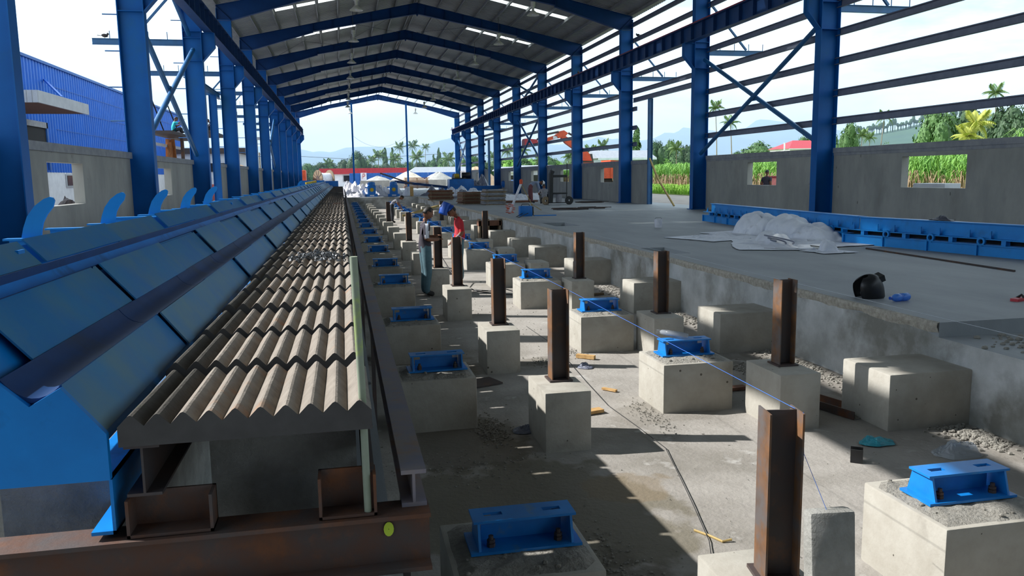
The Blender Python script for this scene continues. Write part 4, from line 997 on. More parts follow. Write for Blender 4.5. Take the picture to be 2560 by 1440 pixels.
b=block('body',-.22,.22,-.16,.16,.36,M['motor'],ch=.03); b.parent=wd; b.location=(0,0,.0); MB().box(.22,.26,-.14,.14,.03,.33).build('front_panel',M['black'],wd,org=(0,0,0)); MB().tube([(-.15,0,.36),(-.12,0,.42),(.12,0,.42),(.15,0,.36)],.012,6).build('handle',M['black'],wd,org=(0,0,0)); MB().box(.3,1.1,-.08,.06,.0,.03).build('blue_bar',M['bracket'],wd,org=(0,0,0))
b=MB().tube([(6.1,27.4,.95),(5.5,27.0,.7),(5.34,26.5,.3),(5.1,26,.02)],.014,6); b.tube([(6.3,27.4,.95),(5.6,26.4,.8),(5.33,26,.4),(5.2,25.4,.02)],.014,6); tag(b.build('welding_cable',M['wire'],org=(5.6,26.5,.6),smooth=True),'black cables hanging from the welding machine over the slab edge','cable')
gc=thing('gas_trolley','two wheeled gas cylinder trolley with tall black frame beside the crouching men','trolley',(10.0,37.6,ZS))
MB().tube([(-.25,0,.08),(-.22,0,1.45),(-.15,0,1.62)],.12,14).build('gas_cylinder',M['black'],gc,org=(0,0,0),smooth=True); MB().lathe([(.001,1.72),(.03,1.72),(.04,1.6),(.001,1.58)],(-.15,0,0),8).build('valve',M['steel'],gc,org=(0,0,0))
MB().tube([(.55,0,.1),(.58,0,1.95)],.022,8).build('frame_tube',M['black'],gc,org=(0,0,0)); MB().box(-.2,.58,-.04,.04,1.3,1.42).build('cross_bar',M['black'],gc,org=(0,0,0)); MB().box(-.2,.58,-.04,.04,.5,.58).build('cross_bar',M['black'],gc,org=(0,0,0)); MB().box(-.35,.6,-.2,.2,.08,.12).build('foot_plate',M['black'],gc,org=(0,0,0))
for x in (-.48,.68): MB().lathe([(.05,-.04),(.19,-.04),(.21,0),(.19,.04),(.05,.04)],(x,0,.2),16,ax=1).build('wheel',M['woodold'] if x<0 else M['black'],gc,org=(0,0,0),smooth=True)
MB().tube([(.16,0,.12),(.16,0,.5)],.15,14).build('small_cylinder',M['greysh'],gc,org=(0,0,0),smooth=True)
def stack(name,lab,c,w,d,n,rz,mt1,mt2):
    t=thing(name,lab,'timber stack',(c[0],c[1],ZS),'stacks of shutter boards on the slab',rz=rz); rr=random.Random(int(c[1]*10)); z=0
    for i in range(n):
        h=rr.uniform(.045,.09); x=rr.uniform(-.06,.06)
        MB().box(-w/2+x,w/2+x,-d/2,d/2,z,z+h*.75).build('board',mt1 if i%3 else mt2,t,org=(0,0,0))
        for s in (-.4,.4): MB().box(s*w-.05,s*w+.05,-d/2-.03,d/2,z+h*.75,z+h).build('batten',M['woodold'],t,org=(0,0,0))
        z+=h
stack('board_stack','stack of grey shutter boards with battens on the slab, the right one',(7.35,39.6),1.05,1.2,11,0,M['cap'],M['woodold'])
stack('board_stack','stack of reddish shutter boards with battens, the middle one',(6.35,41.2),1.0,1.2,11,.1,M['plywood'],M['woodold'])
stack('board_stack','farther stack of brown shutter boards, the left one',(5.9,49.5),1.5,1.2,9,-.1,M['plywood'],M['woodold'])
for j,(x,y,l,rzz) in enumerate(((8.6,41.8,2.4,.1),(9.0,42.6,2.6,-.05),(8.2,42.2,2.0,.2))):
    plank('long_board','long brown board lying before the white sheets, %s'%(('front one','middle one','rear one')[j]),(x,y),l,.35,.08,rzz,M['plywood'],ZS+.09*j*0,cat='board')
def rebars(name,lab,c,n,seed):
    rr=random.Random(seed); b=MB()
    for i in range(n):
        x,y=c[0]+rr.uniform(-.4,.4),c[1]+rr.uniform(-.4,.4); a=rr.uniform(-.4,.4); l=rr.uniform(.5,1.1); b.tube([(x-l*math.cos(a)/2,y-l*math.sin(a)/2,ZS+.015+.012*i%.06),(x+l*math.cos(a)/2,y+l*math.sin(a)/2,ZS+.015+.01*(i%5))],.014,5)
    tag(b.build(name,M['rustdark'],org=(c[0],c[1],ZS)),lab,'steel bars',kind='stuff')
rebars('bar_heap','loose heap of dark bars on the slab before the gas trolley',(9.2,32.0),22,5); rebars('bar_heap','second loose heap of dark bars right of the first',(10.3,32.6),16,6); rebars('bar_heap','dark scrap heap at the foot of the fourth right column',(12.4,39.5),24,8)
bk=thing('bucket','small white bucket alone on the slab beyond the tarps','bucket',(8.15,20.1,ZS)); MB().lathe([(.001,.0),(.09,0),(.105,.22),(.1,.22),(.085,.01),(.001,.01)],n=16).build('tub',M['sack'],bk,org=(0,0,0),smooth=True); MB().tube([(-.105,0,.21),(-.07,0,.26),(.07,0,.26),(.105,0,.21)],.005,6).build('handle',M['steel'],bk,org=(0,0,0))
# far end: sheets, pumps, stretcher
rr=random.Random(77)
spec=[(.9,61.5,1.0,1.2,.9,'sack'),(2.4,62.5,1.1,1.2,.95,'sack'),(1.6,63.5,1.2,1,1.25,'sack'),(3.8,63.2,1.2,1.1,1.0,'tarp'),(5.2,62.5,.8,1,.75,'tarp'),(7.0,61.2,1.3,1,.85,'tarpg'),(8.4,60.5,1.2,1.2,.8,'tarp'),(9.3,58.0,1.0,1.2,.6,'tarp'),(9.6,47.5,1.6,1.5,.42,'tarp'),(10.9,47.0,1.4,1.3,.45,'tarp'),(8.4,48.5,1.2,1.3,.45,'tarp'),(10.2,72.5,1.0,1.0,1.2,'tarpg'),(12.2,72.8,.9,1.0,1.1,'tarpg'),(7.6,52.5,.7,.9,.6,'tarpg'),(.6,67,1.0,1.6,1.3,'sack')]
words=['at the far end of the pit beside the bed','behind the left blue pump','tallest of the white heap behind the pit end','between the two blue pumps','right of the right blue pump','on the slab right of the pit end','before the blue tank','next to the board stacks','spread behind the white pole','spread left of the crouching men','spread beside the board stacks','on the blue trailer, left lump','on the blue trailer, right lump','crumpled beside the left board stack','at the end of the corrugated bed']
for i,(x,y,a,c_,h,mm) in enumerate(spec):
    crumple('plastic_sheet','%s crumpled sheet %s'%('grey' if mm=='tarpg' else 'white',words[i]),'sheet',(x,y),a,c_,h,M[mm],40+i,n=26,sharp=.6,base=ZS+(.555 if 11<=i<=12 else 0))
def pump(lab,x,y):
    t=thing('prestress_pump',lab,'pump',(x,y,ZS),'blue pumps at the pit end'); t.scale=(.7,.7,.72)
    b=block('body',-.42,.42,-.4,.4,1.15,M['motor'],ch=.06); b.parent=t; b.location=(0,0,0)
    MB().lathe([(.001,1.55),(.34,1.5),(.38,1.4),(.38,1.12)],n=16).build('dome',M['motor'],t,org=(0,0,0),smooth=True)
    b=block('foot',-.6,.6,-.45,.45,.28,M['motor'],ch=.03); b.parent=t; b.location=(0,0,0)
    MB().lathe([(.001,0),(.2,0),(.2,.02),(.001,.02)],(0,-.43,.72),16,ax=1).build('gauge',M['yellow'],t,org=(0,0,0)); MB().box(-.22,.22,-.47,-.45,.08,.2).build('name_plate',M['sack'],t,org=(0,0,0)); MB().tube([(-.7,-.2,.95),(-.4,-.2,.95)],.06,8).build('lever',M['motor'],t,org=(0,0,0))
pump('left blue pump with yellow disc at the pit end',2.15,61.0); pump('right blue pump with yellow disc at the pit end',3.75,60.8)
tk=thing('steel_tank','blue steel tank with a dark motor on top near the far right column','tank',(9.6,66.5,ZS)); b=block('tank',-1.0,1.0,-.7,.7,1.2,M['motor'],ch=.03); b.parent=tk; b.location=(0,0,0)
MB().lathe([(.001,-.35),(.22,-.35),(.24,-.3),(.24,.3),(.22,.36),(.001,.36)],(.45,0,1.5),14,ax=0).build('motor',M['black'],tk,org=(0,0,0),smooth=True); MB().lathe([(.001,-.2),(.17,-.2),(.17,.2),(.001,.2)],(-.3,0,1.45),12,ax=0).build('gearbox',M['yellow'],tk,org=(0,0,0)); MB().box(-.7,.85,-.2,.2,1.2,1.26).build('skid',M['dark'],tk,org=(0,0,0))
tr=thing('flat_trailer','long low blue steel frame loaded with grey sheets by the far right columns','trailer',(11.6,72.5,ZS)); MB().box(-3.0,2.6,-1.2,1.2,.15,.55).build('deck',M['motor'],tr,org=(0,0,0)); MB().lathe([(.001,0),(.9,0),(1.0,.2),(1.0,.5),(.8,.62),(.001,.66)],(3.2,-2,.4),16).build('end_drum',M['motor'],tr,org=(0,0,0),smooth=True)
for x in (-2.2,0,1.8): MB().box(x-.1,x+.1,-1.1,1.1,0,.15).build('skid_foot',M['dark'],tr,org=(0,0,0))
b=MB().bar((4.3,68.0,1.9),(9.6,68.5,1.25),.25,.2); tag(b.build('steel_beam',M['girder'],org=(6.6,66.2,ZS)),'dark steel beam lying aslant behind the right pump','beam')
b=MB().bar((3.2,69,2.6),(5.6,66.5,1.7),.1,.1); tag(b.build('steel_beam',M['rustdark'],org=(4.4,67.7,ZS)),'thin dark beam sloping before the gravel heaps','beam')
b=MB().tube([(5.05,60.4,ZS),(5.05,60.4,ZS+.75)],.13,12); tag(b.build('timber_stump',M['wood'],org=(5.05,60.4,ZS),smooth=True),'upright pale timber stump at the pit end','timber')
crate=thing('open_crate','weathered open wooden crate in the pit before the welding machine','crate',(4.95,27.6,0)); 
for x in (-.35,-.05,.35): MB().box(x-.03,x+.03,-.2,.2,0,.78).build('upright',M['woodold'],crate,org=(0,0,0))
MB().box(-.4,.4,-.2,.2,.55,.72).build('top_board',M['plywood'],crate,org=(0,0,0)); MB().box(-.38,.38,.15,.2,0,.6).build('back_board',M['dark'],crate,org=(0,0,0))
b=MB().bar((2.6,36.2,.55),(4.6,37.0,1.0),.12,.09); tag(b.build('long_timber',M['bamboo'],org=(3.6,36.6,0)),'long timber laid across the far wall blocks','timber')
b=MB().tube([(14.1,33.0,ZS+.02),(14.0,34.6,2.0),(13.9,35.4,2.95)],.045,8); tag(b.build('bamboo_prop',M['bamboo'],org=(14,33,ZS),smooth=True),'bamboo pole leaning in the right wall doorway','pole')
# ------------------------------------------------------------------ people
BONES=[('pelvis','spine'),('spine','chest'),('chest','neck'),('neck','headb'),
 ('chest','shL'),('shL','elL'),('elL','wrL'),('wrL','haL'),('chest','shR'),('shR','elR'),('elR','wrR'),('wrR','haR'),
 ('pelvis','hipL'),('hipL','knL'),('knL','anL'),('anL','toL'),('pelvis','hipR'),('hipR','knR'),('knR','anR'),('anR','toR')]
RAD={'pelvis':(.165,.14),'spine':(.155,.135),'chest':(.175,.15),'neck':(.062,.062),'headb':(.06,.06),'sh':(.07,.068),'el':(.055,.055),'wr':(.034,.03),'ha':(.03,.022),'hip':(.115,.115),'kn':(.085,.085),'an':(.065,.065),'to':(.045,.032)}
def person(lab,loc,rz,J,shirt,pants,sleeve=.55,hair=True,helmet=None,longs=False,shoe='shoe',stripe=False,scale=1.0,skin='skin'):
    "J: joints, facing +X, L is +Y"
    t=thing('person',lab,'person',loc,rz=rz); t.scale=(scale,)*3
    names=list(J.keys()); me=bpy.data.meshes.new('body'); names=[n for n in names if n not in('face',)]
    used=[n for n in names if any(n in e for e in BONES)]
    idx={n:i for i,n in enumerate(used)}
    me.from_pydata([J[n] for n in used],[(idx[a],idx[b]) for a,b in BONES],[])
    tmp=bpy.data.objects.new('tmp',me); COL.objects.link(tmp)
    sm=tmp.modifiers.new('skin','SKIN'); sm.use_smooth_shade=True; sm.branch_smoothing=.6
    for n,i in idx.items():
        k=n[:-1] if n[-1] in 'LR' and n[:-1] in RAD else n; me.skin_vertices[0].data[i].radius=RAD[k]; me.skin_vertices[0].data[i].use_root=(n=='pelvis')
    ss=tmp.modifiers.new('sub','SUBSURF'); ss.levels=2; ss.render_levels=2
    dg=bpy.context.evaluated_depsgraph_get(); ev=tmp.evaluated_get(dg); m2=bpy.data.meshes.new_from_object(ev); bpy.data.objects.remove(tmp)
    bm=bmesh.new(); bm.from_mesh(m2)
    def seg(p,a,b):
        a=Vector(J[a]);b=Vector(J[b]); d=b-a; u=max(0,min(1,(p-a).dot(d)/max(d.length_squared,1e-9))); return (p-a-d*u).length,u
    SH,PA,SK,SO,ST=0,1,2,3,4
    for f in bm.faces:
        p=f.calc_center_median(); best=(9,None,0)
        for e in BONES:
            r,u=seg(p,*e); ka,kb=[RAD[n[:-1] if n[-1] in 'LR' and n[:-1] in RAD else n][0] for n in e]; r-=(ka*(1-u)+kb*u)*.9
            if r<best[0]: best=(r,e,u)
        e=best[1]; u=best[2]; a,b_=e
        if a.startswith('sh'): k=SH if (longs or u<sleeve) else SK
        elif a.startswith('el') : k=SH if longs and u<.95 else SK
        elif a.startswith('wr'): k=SK
        elif a in('neck',): k=SK
        elif e==('chest','neck'): k=SH if u<.72 else SK
        elif a.startswith(('hip','kn')): k=PA
        elif a.startswith('an'): k=SO
        elif b_.startswith('hip'): k=PA
        elif e==('pelvis','spine'): k=SH if u>-.1 else PA
        else: k=SH
        if stripe and k==SH and (a.startswith('sh') or (b_.startswith('sh') and u>.6)) and abs(p.x-Vector(J[a]).lerp(Vector(J[b_]),u).x)<.034 and abs(p.y)>.13 and (f.normal.y*p.y>.02 or f.normal.z>.5): k=ST
        f.material_index=k; f.smooth=True
    # head with face, ears
    hd=Vector(J['head']); nk=Vector(J['headb']); up=(hd-nk).normalized(); fc=Vector(J['face']).normalized(); fc=(fc-up*fc.dot(up)).normalized(); lf=up.cross(fc)
    HM=Matrix((fc,lf,up)).transposed()
    hb=MB(); hb.ell((0,0,0),(1,1,1),18,14); vs=[]
    for (x,y,z) in hb.v:
        X,Y,Z=x*.1,y*.077,z*.118
        if z<-.1: X*=1-.12*(-z-.1); Y*=1-.30*(-z-.1); X+=.012*(-z)
        if x>.55 and abs(y)<.3 and -.35<z<.05: X+=.022*(1-abs(y)/.3)*(1-abs(z+.2)/.2 if abs(z+.2)<.2 else 0)
        if x>.6 and abs(z)<.15 and .2<abs(y)<.6: X-=.006
        if x>.5 and -.62<z<-.45 and abs(y)<.4: X+=.005
        vs.append(hd+HM@Vector((X,Y,Z)))
    vm=[bm.verts.new(v) for v in vs]
    for f in hb.f:
        try: ff=bm.faces.new([vm[i] for i in f]); ff.material_index=SK; ff.smooth=True
        except ValueError: pass
    def addell(c,r,k,HMx=HM,o=hd):
        q_=MB().ell(c,r,8,6); vv=[bm.verts.new(o+HMx@Vector(p)) for p in q_.v]
        for f in q_.f:
            try: ff=bm.faces.new([vv[i] for i in f]); ff.material_index=k; ff.smooth=True
            except ValueError: pass
    for s in (-1,1): addell((.0,s*.078,-.012),(.018,.009,.03),SK); addell((.088,s*.032,.008),(.011,.014,.009),SO)
    addell((.093,0,-.062),(.01,.026,.006),SO)
    # fingers
    for s in 'LR':
        w=Vector(J['wr'+s]); h=Vector(J['ha'+s]); d=(h-w).normalized(); sd=Vector(J.get('palm'+s,(0,1,0))); sd=(sd-d*sd.dot(d)).normalized(); nn=d.cross(sd)
        q_=MB()
        for i,l in enumerate((.062,.075,.07,.055)):
            p0=h+sd*(i-1.5)*.019; q_.tube([p0-d*.01,p0+d*l*.5-nn*.004,p0+d*l*.95-nn*.022],[.0095,.0085,.007],6)
        p0=w+d*.035+sd*.032; q_.tube([p0,p0+d*.03+sd*.022,p0+d*.062+sd*.026-nn*.012],[.011,.010,.008],6)
        vv=[bm.verts.new(p) for p in q_.v]
        for f in q_.f: ff=bm.faces.new([vv[i] for i in f]); ff.material_index=SK; ff.smooth=True
    m2.materials.clear()
    for k in (M[shirt],M[pants],M[skin],M[shoe],M['stripe']): m2.materials.append(k)
    bm.to_mesh(m2); bm.free()
    ob=bpy.data.objects.new('body',m2); COL.objects.link(ob); ob.parent=t
    if hair:
        q_=MB().ell((0,0,0),(1,1,1),16,12); vs=[]; fs=[]
        keep=lambda p: (p[2]>.25 or (p[0]<-.05 and p[2]>-.45)) and not (p[0]>.55 and p[2]<.5)
        vs=[hd+HM@Vector((x*.107,y*.083,z*.124)) for x,y,z in q_.v]
        fs=[f for f in q_.f if all(keep(q_.v[i]) for i in f)]
        b=MB().add(vs,fs); h=b.build('hair',M['hair'],t,org=(0,0,0),smooth=2,fix=False); sd_=h.modifiers.new('s','SOLIDIFY'); sd_.thickness=.008
    if helmet=='hat':
        b=MB().lathe([(.001,.155),(.06,.15),(.105,.11),(.122,.05),(.13,.04),(.15,.035),(.15,.028),(.12,.03)],n=18); b.v=[tuple(hd+HM@Vector((x+.01,y*.9,z))) for x,y,z in b.v]; b.build('hard_hat',M['helmwhite'],t,org=(0,0,0),smooth=True)
    if helmet=='weld':
        # raised welding visor: curved shell tipped up over the forehead
        b=MB(); vs=[];fs=[]; n=12;m_=8
        for j in range(m_+1):
            tt=j/m_
            for i in range(n+1):
                a=R(-105)+R(210)*i/n; r=.125*(1-.12*tt); vs.append((r*math.cos(a)*1.05+.02*math.sin(3.1*tt),r*math.sin(a)*.92,-.13+.27*tt if True else 0))
        w=n+1
        for j in range(m_):
            for i in range(n): fs.append((j*w+i,j*w+i+1,(j+1)*w+i+1,(j+1)*w+i))
        b.add(vs,fs); T=Matrix.Rotation(R(-62),3,'Y'); b.v=[tuple(hd+HM@(T@Vector(p)+Vector((.06,0,.105)))) for p in b.v]
        h=b.build('welding_helmet',M['helmblue'],t,org=(0,0,0),smooth=2); sd_=h.modifiers.new('s','SOLIDIFY'); sd_.thickness=.008
        b=MB().ell((0,0,0),(1,1,1),16,10); fs=[f for f in b.f if all(b.v[i][2]>.05 for i in f)]; b2=MB().add([hd+HM@Vector((x*.125,y*.1,z*.14+.01)) for x,y,z in b.v],fs); h2=b2.build('helmet_crown',M['helmblue'],t,org=(0,0,0),smooth=2,fix=False)
        lg=MB().box(-.03,.03,-.035,.035,-.002,.002); lg.v=[tuple(hd+HM@(T@Vector((z+.155,y,x*.6+.03))+Vector((.06,0,.105)))) for x,y,z in lg.v]; lg.build('badge',M['sack'],t,org=(0,0,0))
    return t
def std(**kw):
    J=dict(pelvis=(0,0,.93),spine=(0,0,1.08),chest=(0,0,1.28),neck=(.0,0,1.43),headb=(.02,0,1.49),head=(.05,0,1.585),face=(1,0,-.35),
     shL=(0,.17,1.36),elL=(-.03,.21,1.1),wrL=(.05,.22,.87),haL=(.07,.22,.80),shR=(0,-.17,1.36),elR=(-.03,-.21,1.1),wrR=(.05,-.22,.87),haR=(.07,-.22,.80),
     hipL=(0,.09,.88),knL=(.02,.1,.48),anL=(-.02,.11,.09),toL=(.13,.13,.04),hipR=(0,-.09,.88),knR=(.02,-.1,.48),anR=(-.02,-.11,.09),toR=(.13,-.13,.04))
    J.update(kw); return J
person('man in dark striped shirt and grey trousers standing with one hand on a post',(1.49,15.2,0),R(8),
  std(head=(.075,0,1.575),headb=(.035,0,1.485),elR=(-.02,-.2,1.1),wrR=(.19,-.12,1.08),haR=(.26,-.1,1.09),elL=(.02,.2,1.1),wrL=(.22,.1,1.12),haL=(.28,.08,1.14),face=(1,0,-.4)),
  'navy','jeans',sleeve=.95,stripe=True)
person('man in red shirt with raised blue welding helmet looking down behind a post',(2.40,17.1,0),R(186),
  std(pelvis=(-.04,0,.92),spine=(-.05,0,1.08),chest=(-.02,0,1.27),neck=(.04,0,1.40),headb=(.08,0,1.45),head=(.14,0,1.52),face=(1,0,-.9),elR=(-.06,-.22,1.06),wrR=(.02,-.2,.84),haR=(.04,-.19,.77),elL=(-.02,.22,1.06),wrL=(.16,.18,.9),haL=(.22,.16,.86),shL=(-.01,.17,1.34),shR=(-.01,-.17,1.34)),
  'redshirt','jeans',sleeve=.9,helmet='weld')
person('man in grey shirt bending forward between the far piers',(2.42,40.5,0),R(-8),
  std(pelvis=(-.06,0,.92),spine=(.06,0,1.04),chest=(.22,0,1.14),neck=(.34,0,1.2),headb=(.38,0,1.22),head=(.46,0,1.25),face=(.5,0,-1),shL=(.24,.17,1.16),elL=(.3,.2,.92),wrL=(.42,.15,.74),haL=(.46,.13,.68),shR=(.24,-.17,1.16),elR=(.3,-.2,.92),wrR=(.42,-.15,.74),haR=(.46,-.13,.68),hipL=(-.05,.09,.88),hipR=(-.05,-.09,.88),knL=(-.06,.1,.48),knR=(0,-.1,.48),anL=(-.12,.11,.09),toL=(.03,.12,.04)),
  'greysh','darkpant',longs=False)
person('man in white hard hat and dusty red trousers bending over beside the gas trolley',(9.55,40.6,ZS),R(-6),
  std(pelvis=(-.1,0,.93),spine=(.06,0,1.02),chest=(.24,0,1.06),neck=(.38,0,1.06),headb=(.43,0,1.05),head=(.52,0,1.03),face=(.4,0,-1),shL=(.26,.17,1.06),elL=(.34,.2,.8),wrL=(.42,.15,.6),haL=(.45,.13,.54),shR=(.26,-.17,1.06),elR=(.34,-.2,.8),wrR=(.42,-.15,.6),haR=(.45,-.13,.54),hipL=(-.1,.09,.88),hipR=(-.1,-.09,.88),knL=(-.1,.1,.48),knR=(-.05,-.1,.48),anL=(-.14,.11,.09),toL=(.0,.12,.04)),
  'bluesh','pinkpant',longs=True,helmet='hat')
person('man in grey shirt crouching with his back turned beside the gas trolley',(9.72,38.7,ZS),R(78),
  std(pelvis=(-.05,0,.28),spine=(.0,0,.44),chest=(.1,0,.62),neck=(.16,0,.76),headb=(.2,0,.8),head=(.25,0,.87),face=(.8,0,-.6),shL=(.1,.17,.69),elL=(.22,.26,.5),wrL=(.4,.18,.42),haL=(.46,.16,.4),shR=(.1,-.17,.69),elR=(.22,-.26,.5),wrR=(.4,-.18,.42),haR=(.46,-.16,.4),hipL=(-.04,.1,.26),knL=(.32,.18,.46),anL=(.1,.14,.09),toL=(.25,.16,.04),hipR=(-.04,-.1,.26),knR=(.32,-.18,.46),anR=(.1,-.14,.09),toR=(.25,-.16,.04)),
  'greysh','darkpant',sleeve=.7)
person('man in black shirt seen from behind through the right wall window',(17.9,32.0,.66),R(35),std(),'navy','darkpant',sleeve=.6)
person('person in teal shirt sitting on the scaffold deck at the left',(-8.9,47.6,4.78),R(25),
  std(pelvis=(-.05,0,.12),spine=(.0,0,.28),chest=(.06,0,.5),neck=(.12,0,.66),headb=(.15,0,.71),head=(.2,0,.79),face=(1,0,-.2),shL=(.06,.17,.59),elL=(.25,.2,.42),wrL=(.42,.14,.5),haL=(.48,.12,.52),shR=(.06,-.17,.59),elR=(.28,-.2,.55),wrR=(.5,-.2,.72),haR=(.56,-.2,.76),hipL=(-.03,.1,.11),knL=(.4,.14,.3),anL=(.45,.12,.1),toL=(.6,.13,.06),hipR=(-.03,-.1,.11),knR=(.4,-.14,.3),anR=(.45,-.12,.1),toR=(.6,-.13,.06)),
  'teal','darkpant',sleeve=.8)
person('person in dark clothes crouching on the farther scaffold deck',(-8.35,58.0,5.3),R(200),
  std(pelvis=(-.05,0,.28),spine=(.0,0,.44),chest=(.1,0,.62),neck=(.16,0,.76),headb=(.2,0,.8),head=(.25,0,.87),face=(.8,0,-.6),shL=(.1,.17,.69),elL=(.22,.26,.5),wrL=(.4,.18,.42),haL=(.46,.16,.4),shR=(.1,-.17,.69),elR=(.22,-.26,.5),wrR=(.4,-.18,.42),haR=(.46,-.16,.4),hipL=(-.04,.1,.26),knL=(.32,.18,.46),anL=(.1,.14,.09),toL=(.25,.16,.04),hipR=(-.04,-.1,.26),knR=(.32,-.18,.46),anR=(.1,-.14,.09),toR=(.25,-.16,.04)),
  'navy','darkpant',longs=True)

# ------------------------------------------------------------------ left outside
bl=thing('blue_factory','long blue corrugated factory building across the yard at the left','building',(-18,70,.7))
def ribwall(y0,y1,z0,z1,x=-18,p=.5):
    b=MB(); pr=[]; y=y0
    while y<y1: pr+= [(y,0),(y+p*.55,0),(y+p*.65,.07),(y+p*.9,.07)]; y+=p
    vs=[];fs=[]
    for (yy,h) in pr: vs+= [(x+h,yy,z0),(x+h,yy,z1)]
    for i in range(len(pr)-1): fs.append((2*i,2*i+1,2*i+3,2*i+2))
    return b.add(vs,fs)
ribwall(30,101,2.85,9.6).build('cladding',M['bluebldg'],bl,fix=False)
MB().box(-30,-18.02,30,101,.6,9.5).build('body',M['bluebldg'],bl); MB().box(-18.1,-17.98,30,101,.6,2.85).build('plinth_wall',M['whitew'],bl)
MB().box(-18.3,-17.85,29.9,101.2,9.55,9.72).build('eave_trim',M['fence'],bl)
for z in (4.2,5.6,7.0,8.3): MB().box(-17.94,-17.915,58,101,z,z+.03).build('seam',M['fence'],bl)
cn_=thing('entrance_canopy','grey boxed entrance canopy on the blue factory wall','canopy',(-16.2,49,6.2))
MB().box(-14.55,-14.45,44.6,52.7,6.15,6.75).build('fascia',M['greyfas'],cn_); MB().box(-18,-14.5,44.55,44.65,6.15,6.75).build('fascia',M['greyfas'],cn_); MB().box(-18,-14.5,44.6,52.7,6.2,6.3).build('soffit',M['plywood'],cn_); MB().bar((-17.95,56.6,8.6),(-14.5,48.2,6.75),.1,.1).build('tie_rod',M['bluebldg'],cn_)
for i in range(14): MB().box(-18+.25*i,-17.98+.25*i,44.53,44.55,6.16,6.74).build('fascia_seam',M['cap'],cn_)
d_=thing('factory_door','dark doorway under the canopy of the blue factory','doorway',(-17.9,53.5,.7)); MB().box(-17.95,-17.88,51.4,55.8,3.6,5.7).build('opening',M['dark'],d_); MB().box(-17.9,-17.8,51.2,56.0,5.55,5.9).build('lintel',M['cap'],d_); MB().box(-17.9,-17.8,55.8,56.1,3.0,5.9).build('jamb',M['fence'],d_)
w_=thing('factory_window','small window in the white lower wall of the blue factory','window',(-17.95,60,1.9)); MB().box(-17.97,-17.9,59.0,61.3,1.9,2.75).build('frame',M['greyfas'],w_); 
for y in (59.15,60.2): MB().box(-17.89,-17.87,y,y+.95,2.0,2.66).build('pane',M['glass'],w_)
crumple('scrap_heap','dark scrap heap outside the near left window','scrap',(-9.2,31.2),1.6,2.2,1.0,M['rustdark'],61,n=20,base=.7,sharp=.8)
sc=thing('scaffold','rusty scaffold tower with plank deck outside the left wall','scaffold',(-9,48.9,.7))
MB().box(-9.6,-8.4,44.6,53.2,4.62,4.78).build('deck',M['rustdark'],sc); 
for y in (47.6,51.2): MB().box(-8.55,-8.4,y-.12,y+.12,.7,4.62).build('standard',M['rust'],sc)
MB().box(-9.6,-9.5,45,53,4.1,4.25).build('ledger',M['sack'],sc); MB().bar((-9.5,45.5,6.6),(-9.5,48.5,4.8),.05,.05).build('handrail',M['dark'],sc); MB().bar((-9.5,49.5,6.6),(-9.5,53.0,4.8),.05,.05).build('handrail',M['dark'],sc)
bu=MB().lathe([(.001,0),(.16,0),(.18,.36),(.001,.36)],(-9,50.0,4.78),12); tag(bu.build('paint_tin',M['cap'],org=(-9,50,4.78)),'paint tin standing on the scaffold deck','tin')
bn=thing('timber_bundle','upright orange brown bundle of timber slats under the scaffold','timber bundle',(-9.4,49.2,.7))
rr=random.Random(5)
for i in range(9): x=rr.uniform(-.3,.3); y=rr.uniform(-.7,.7); MB().bar((x,y,0),(x*.4,y*.4,3.7+rr.uniform(-.3,.2)),.22,.12).build('slat',M['copper'],bn,org=(0,0,0))
s2=thing('scaffold','second scaffold deck seen through the left doorway','scaffold',(-8.3,57.5,.7)); MB().box(-8.8,-7.8,53.5,59.5,5.1,5.3).build('deck',M['rustdark'],s2); MB().bar((-8.7,55.5,5.3),(-8.7,55.2,7.2),.08,.08).build('standard',M['rust'],s2); MB().bar((-8.4,58.9,5.3),(-8.4,58.9,.7),.08,.08).build('standard',M['rust'],s2)
b=MB(); 
wb=thing('white_building','white two storey building with a dark roof edge beyond the left doorway','building',(-14,95,.7))
MB().box(-17.4,-10.6,92,104,.6,5.0).build('wall',M['whitew'],wb); MB().box(-17.6,-10.0,91.6,104.4,5.0,5.6).build('roof_edge',M['rustdark'],wb); 
for (x0,x1) in ((-13.9,-12.0),(-16.6,-14.6)): MB().box(x0,x1,91.9,92.0,3.1,4.0).build('window',M['glass'],wb)
rw=MB().box(-10.4,-9.6,62,69,.6,1.9); tag(rw.build('brick_wall',M['red'],org=(-10,66,.7)),'low red brick wall outside the left doorway','wall')
for j,(x,y,h) in enumerate(((-10.9,88,6.0),(-8.4,88,6.3))):
    t=thing('street_light','%s street light post beyond the left columns'%('left' if j==0 else 'right'),'street light',(x,y,.7)); MB().tube([(0,0,0),(0,0,h-.7)],.07,8).build('pole',M['steel'],t,org=(0,0,0)); MB().box(-.35,.35,-.2,.2,h-.75,h-.45).build('head',M['greyfas'],t,org=(0,0,0))
def boulder(name,lab,c,r,mt,seed):
    b=MB().ell((0,0,0),(1,1,1),14,10); b.v=[(c[0]+x*r[0]*(1+.25*nz(x*2+seed,y*2,z*2)),c[1]+y*r[1]*(1+.25*nz(x*2,y*2+seed,z*2)),c[2]+z*r[2]*(1+.2*nz(x*2,y*2,z*2+seed))) for x,y,z in b.v]
    return tag(b.build(name,mt,org=(c[0],c[1],c[2]-r[2]),smooth=2),lab,'heap')
boulder('pallet_heap','pinkish heap of pale sacks outside beyond the fourth left column',(-9.4,80,2.6),(1.1,1.6,1.0),M['heapb'],2)
b=MB(); 
for x in (-10,-9.2,-8.5): b.bar((x,79.2,.7),(x+.1,79.2,2.1),.12,.12)
tag(b.build('timber_trestle',M['woodold'],org=(-9.3,79.2,.7)),'wooden trestle under the pale sacks','trestle')
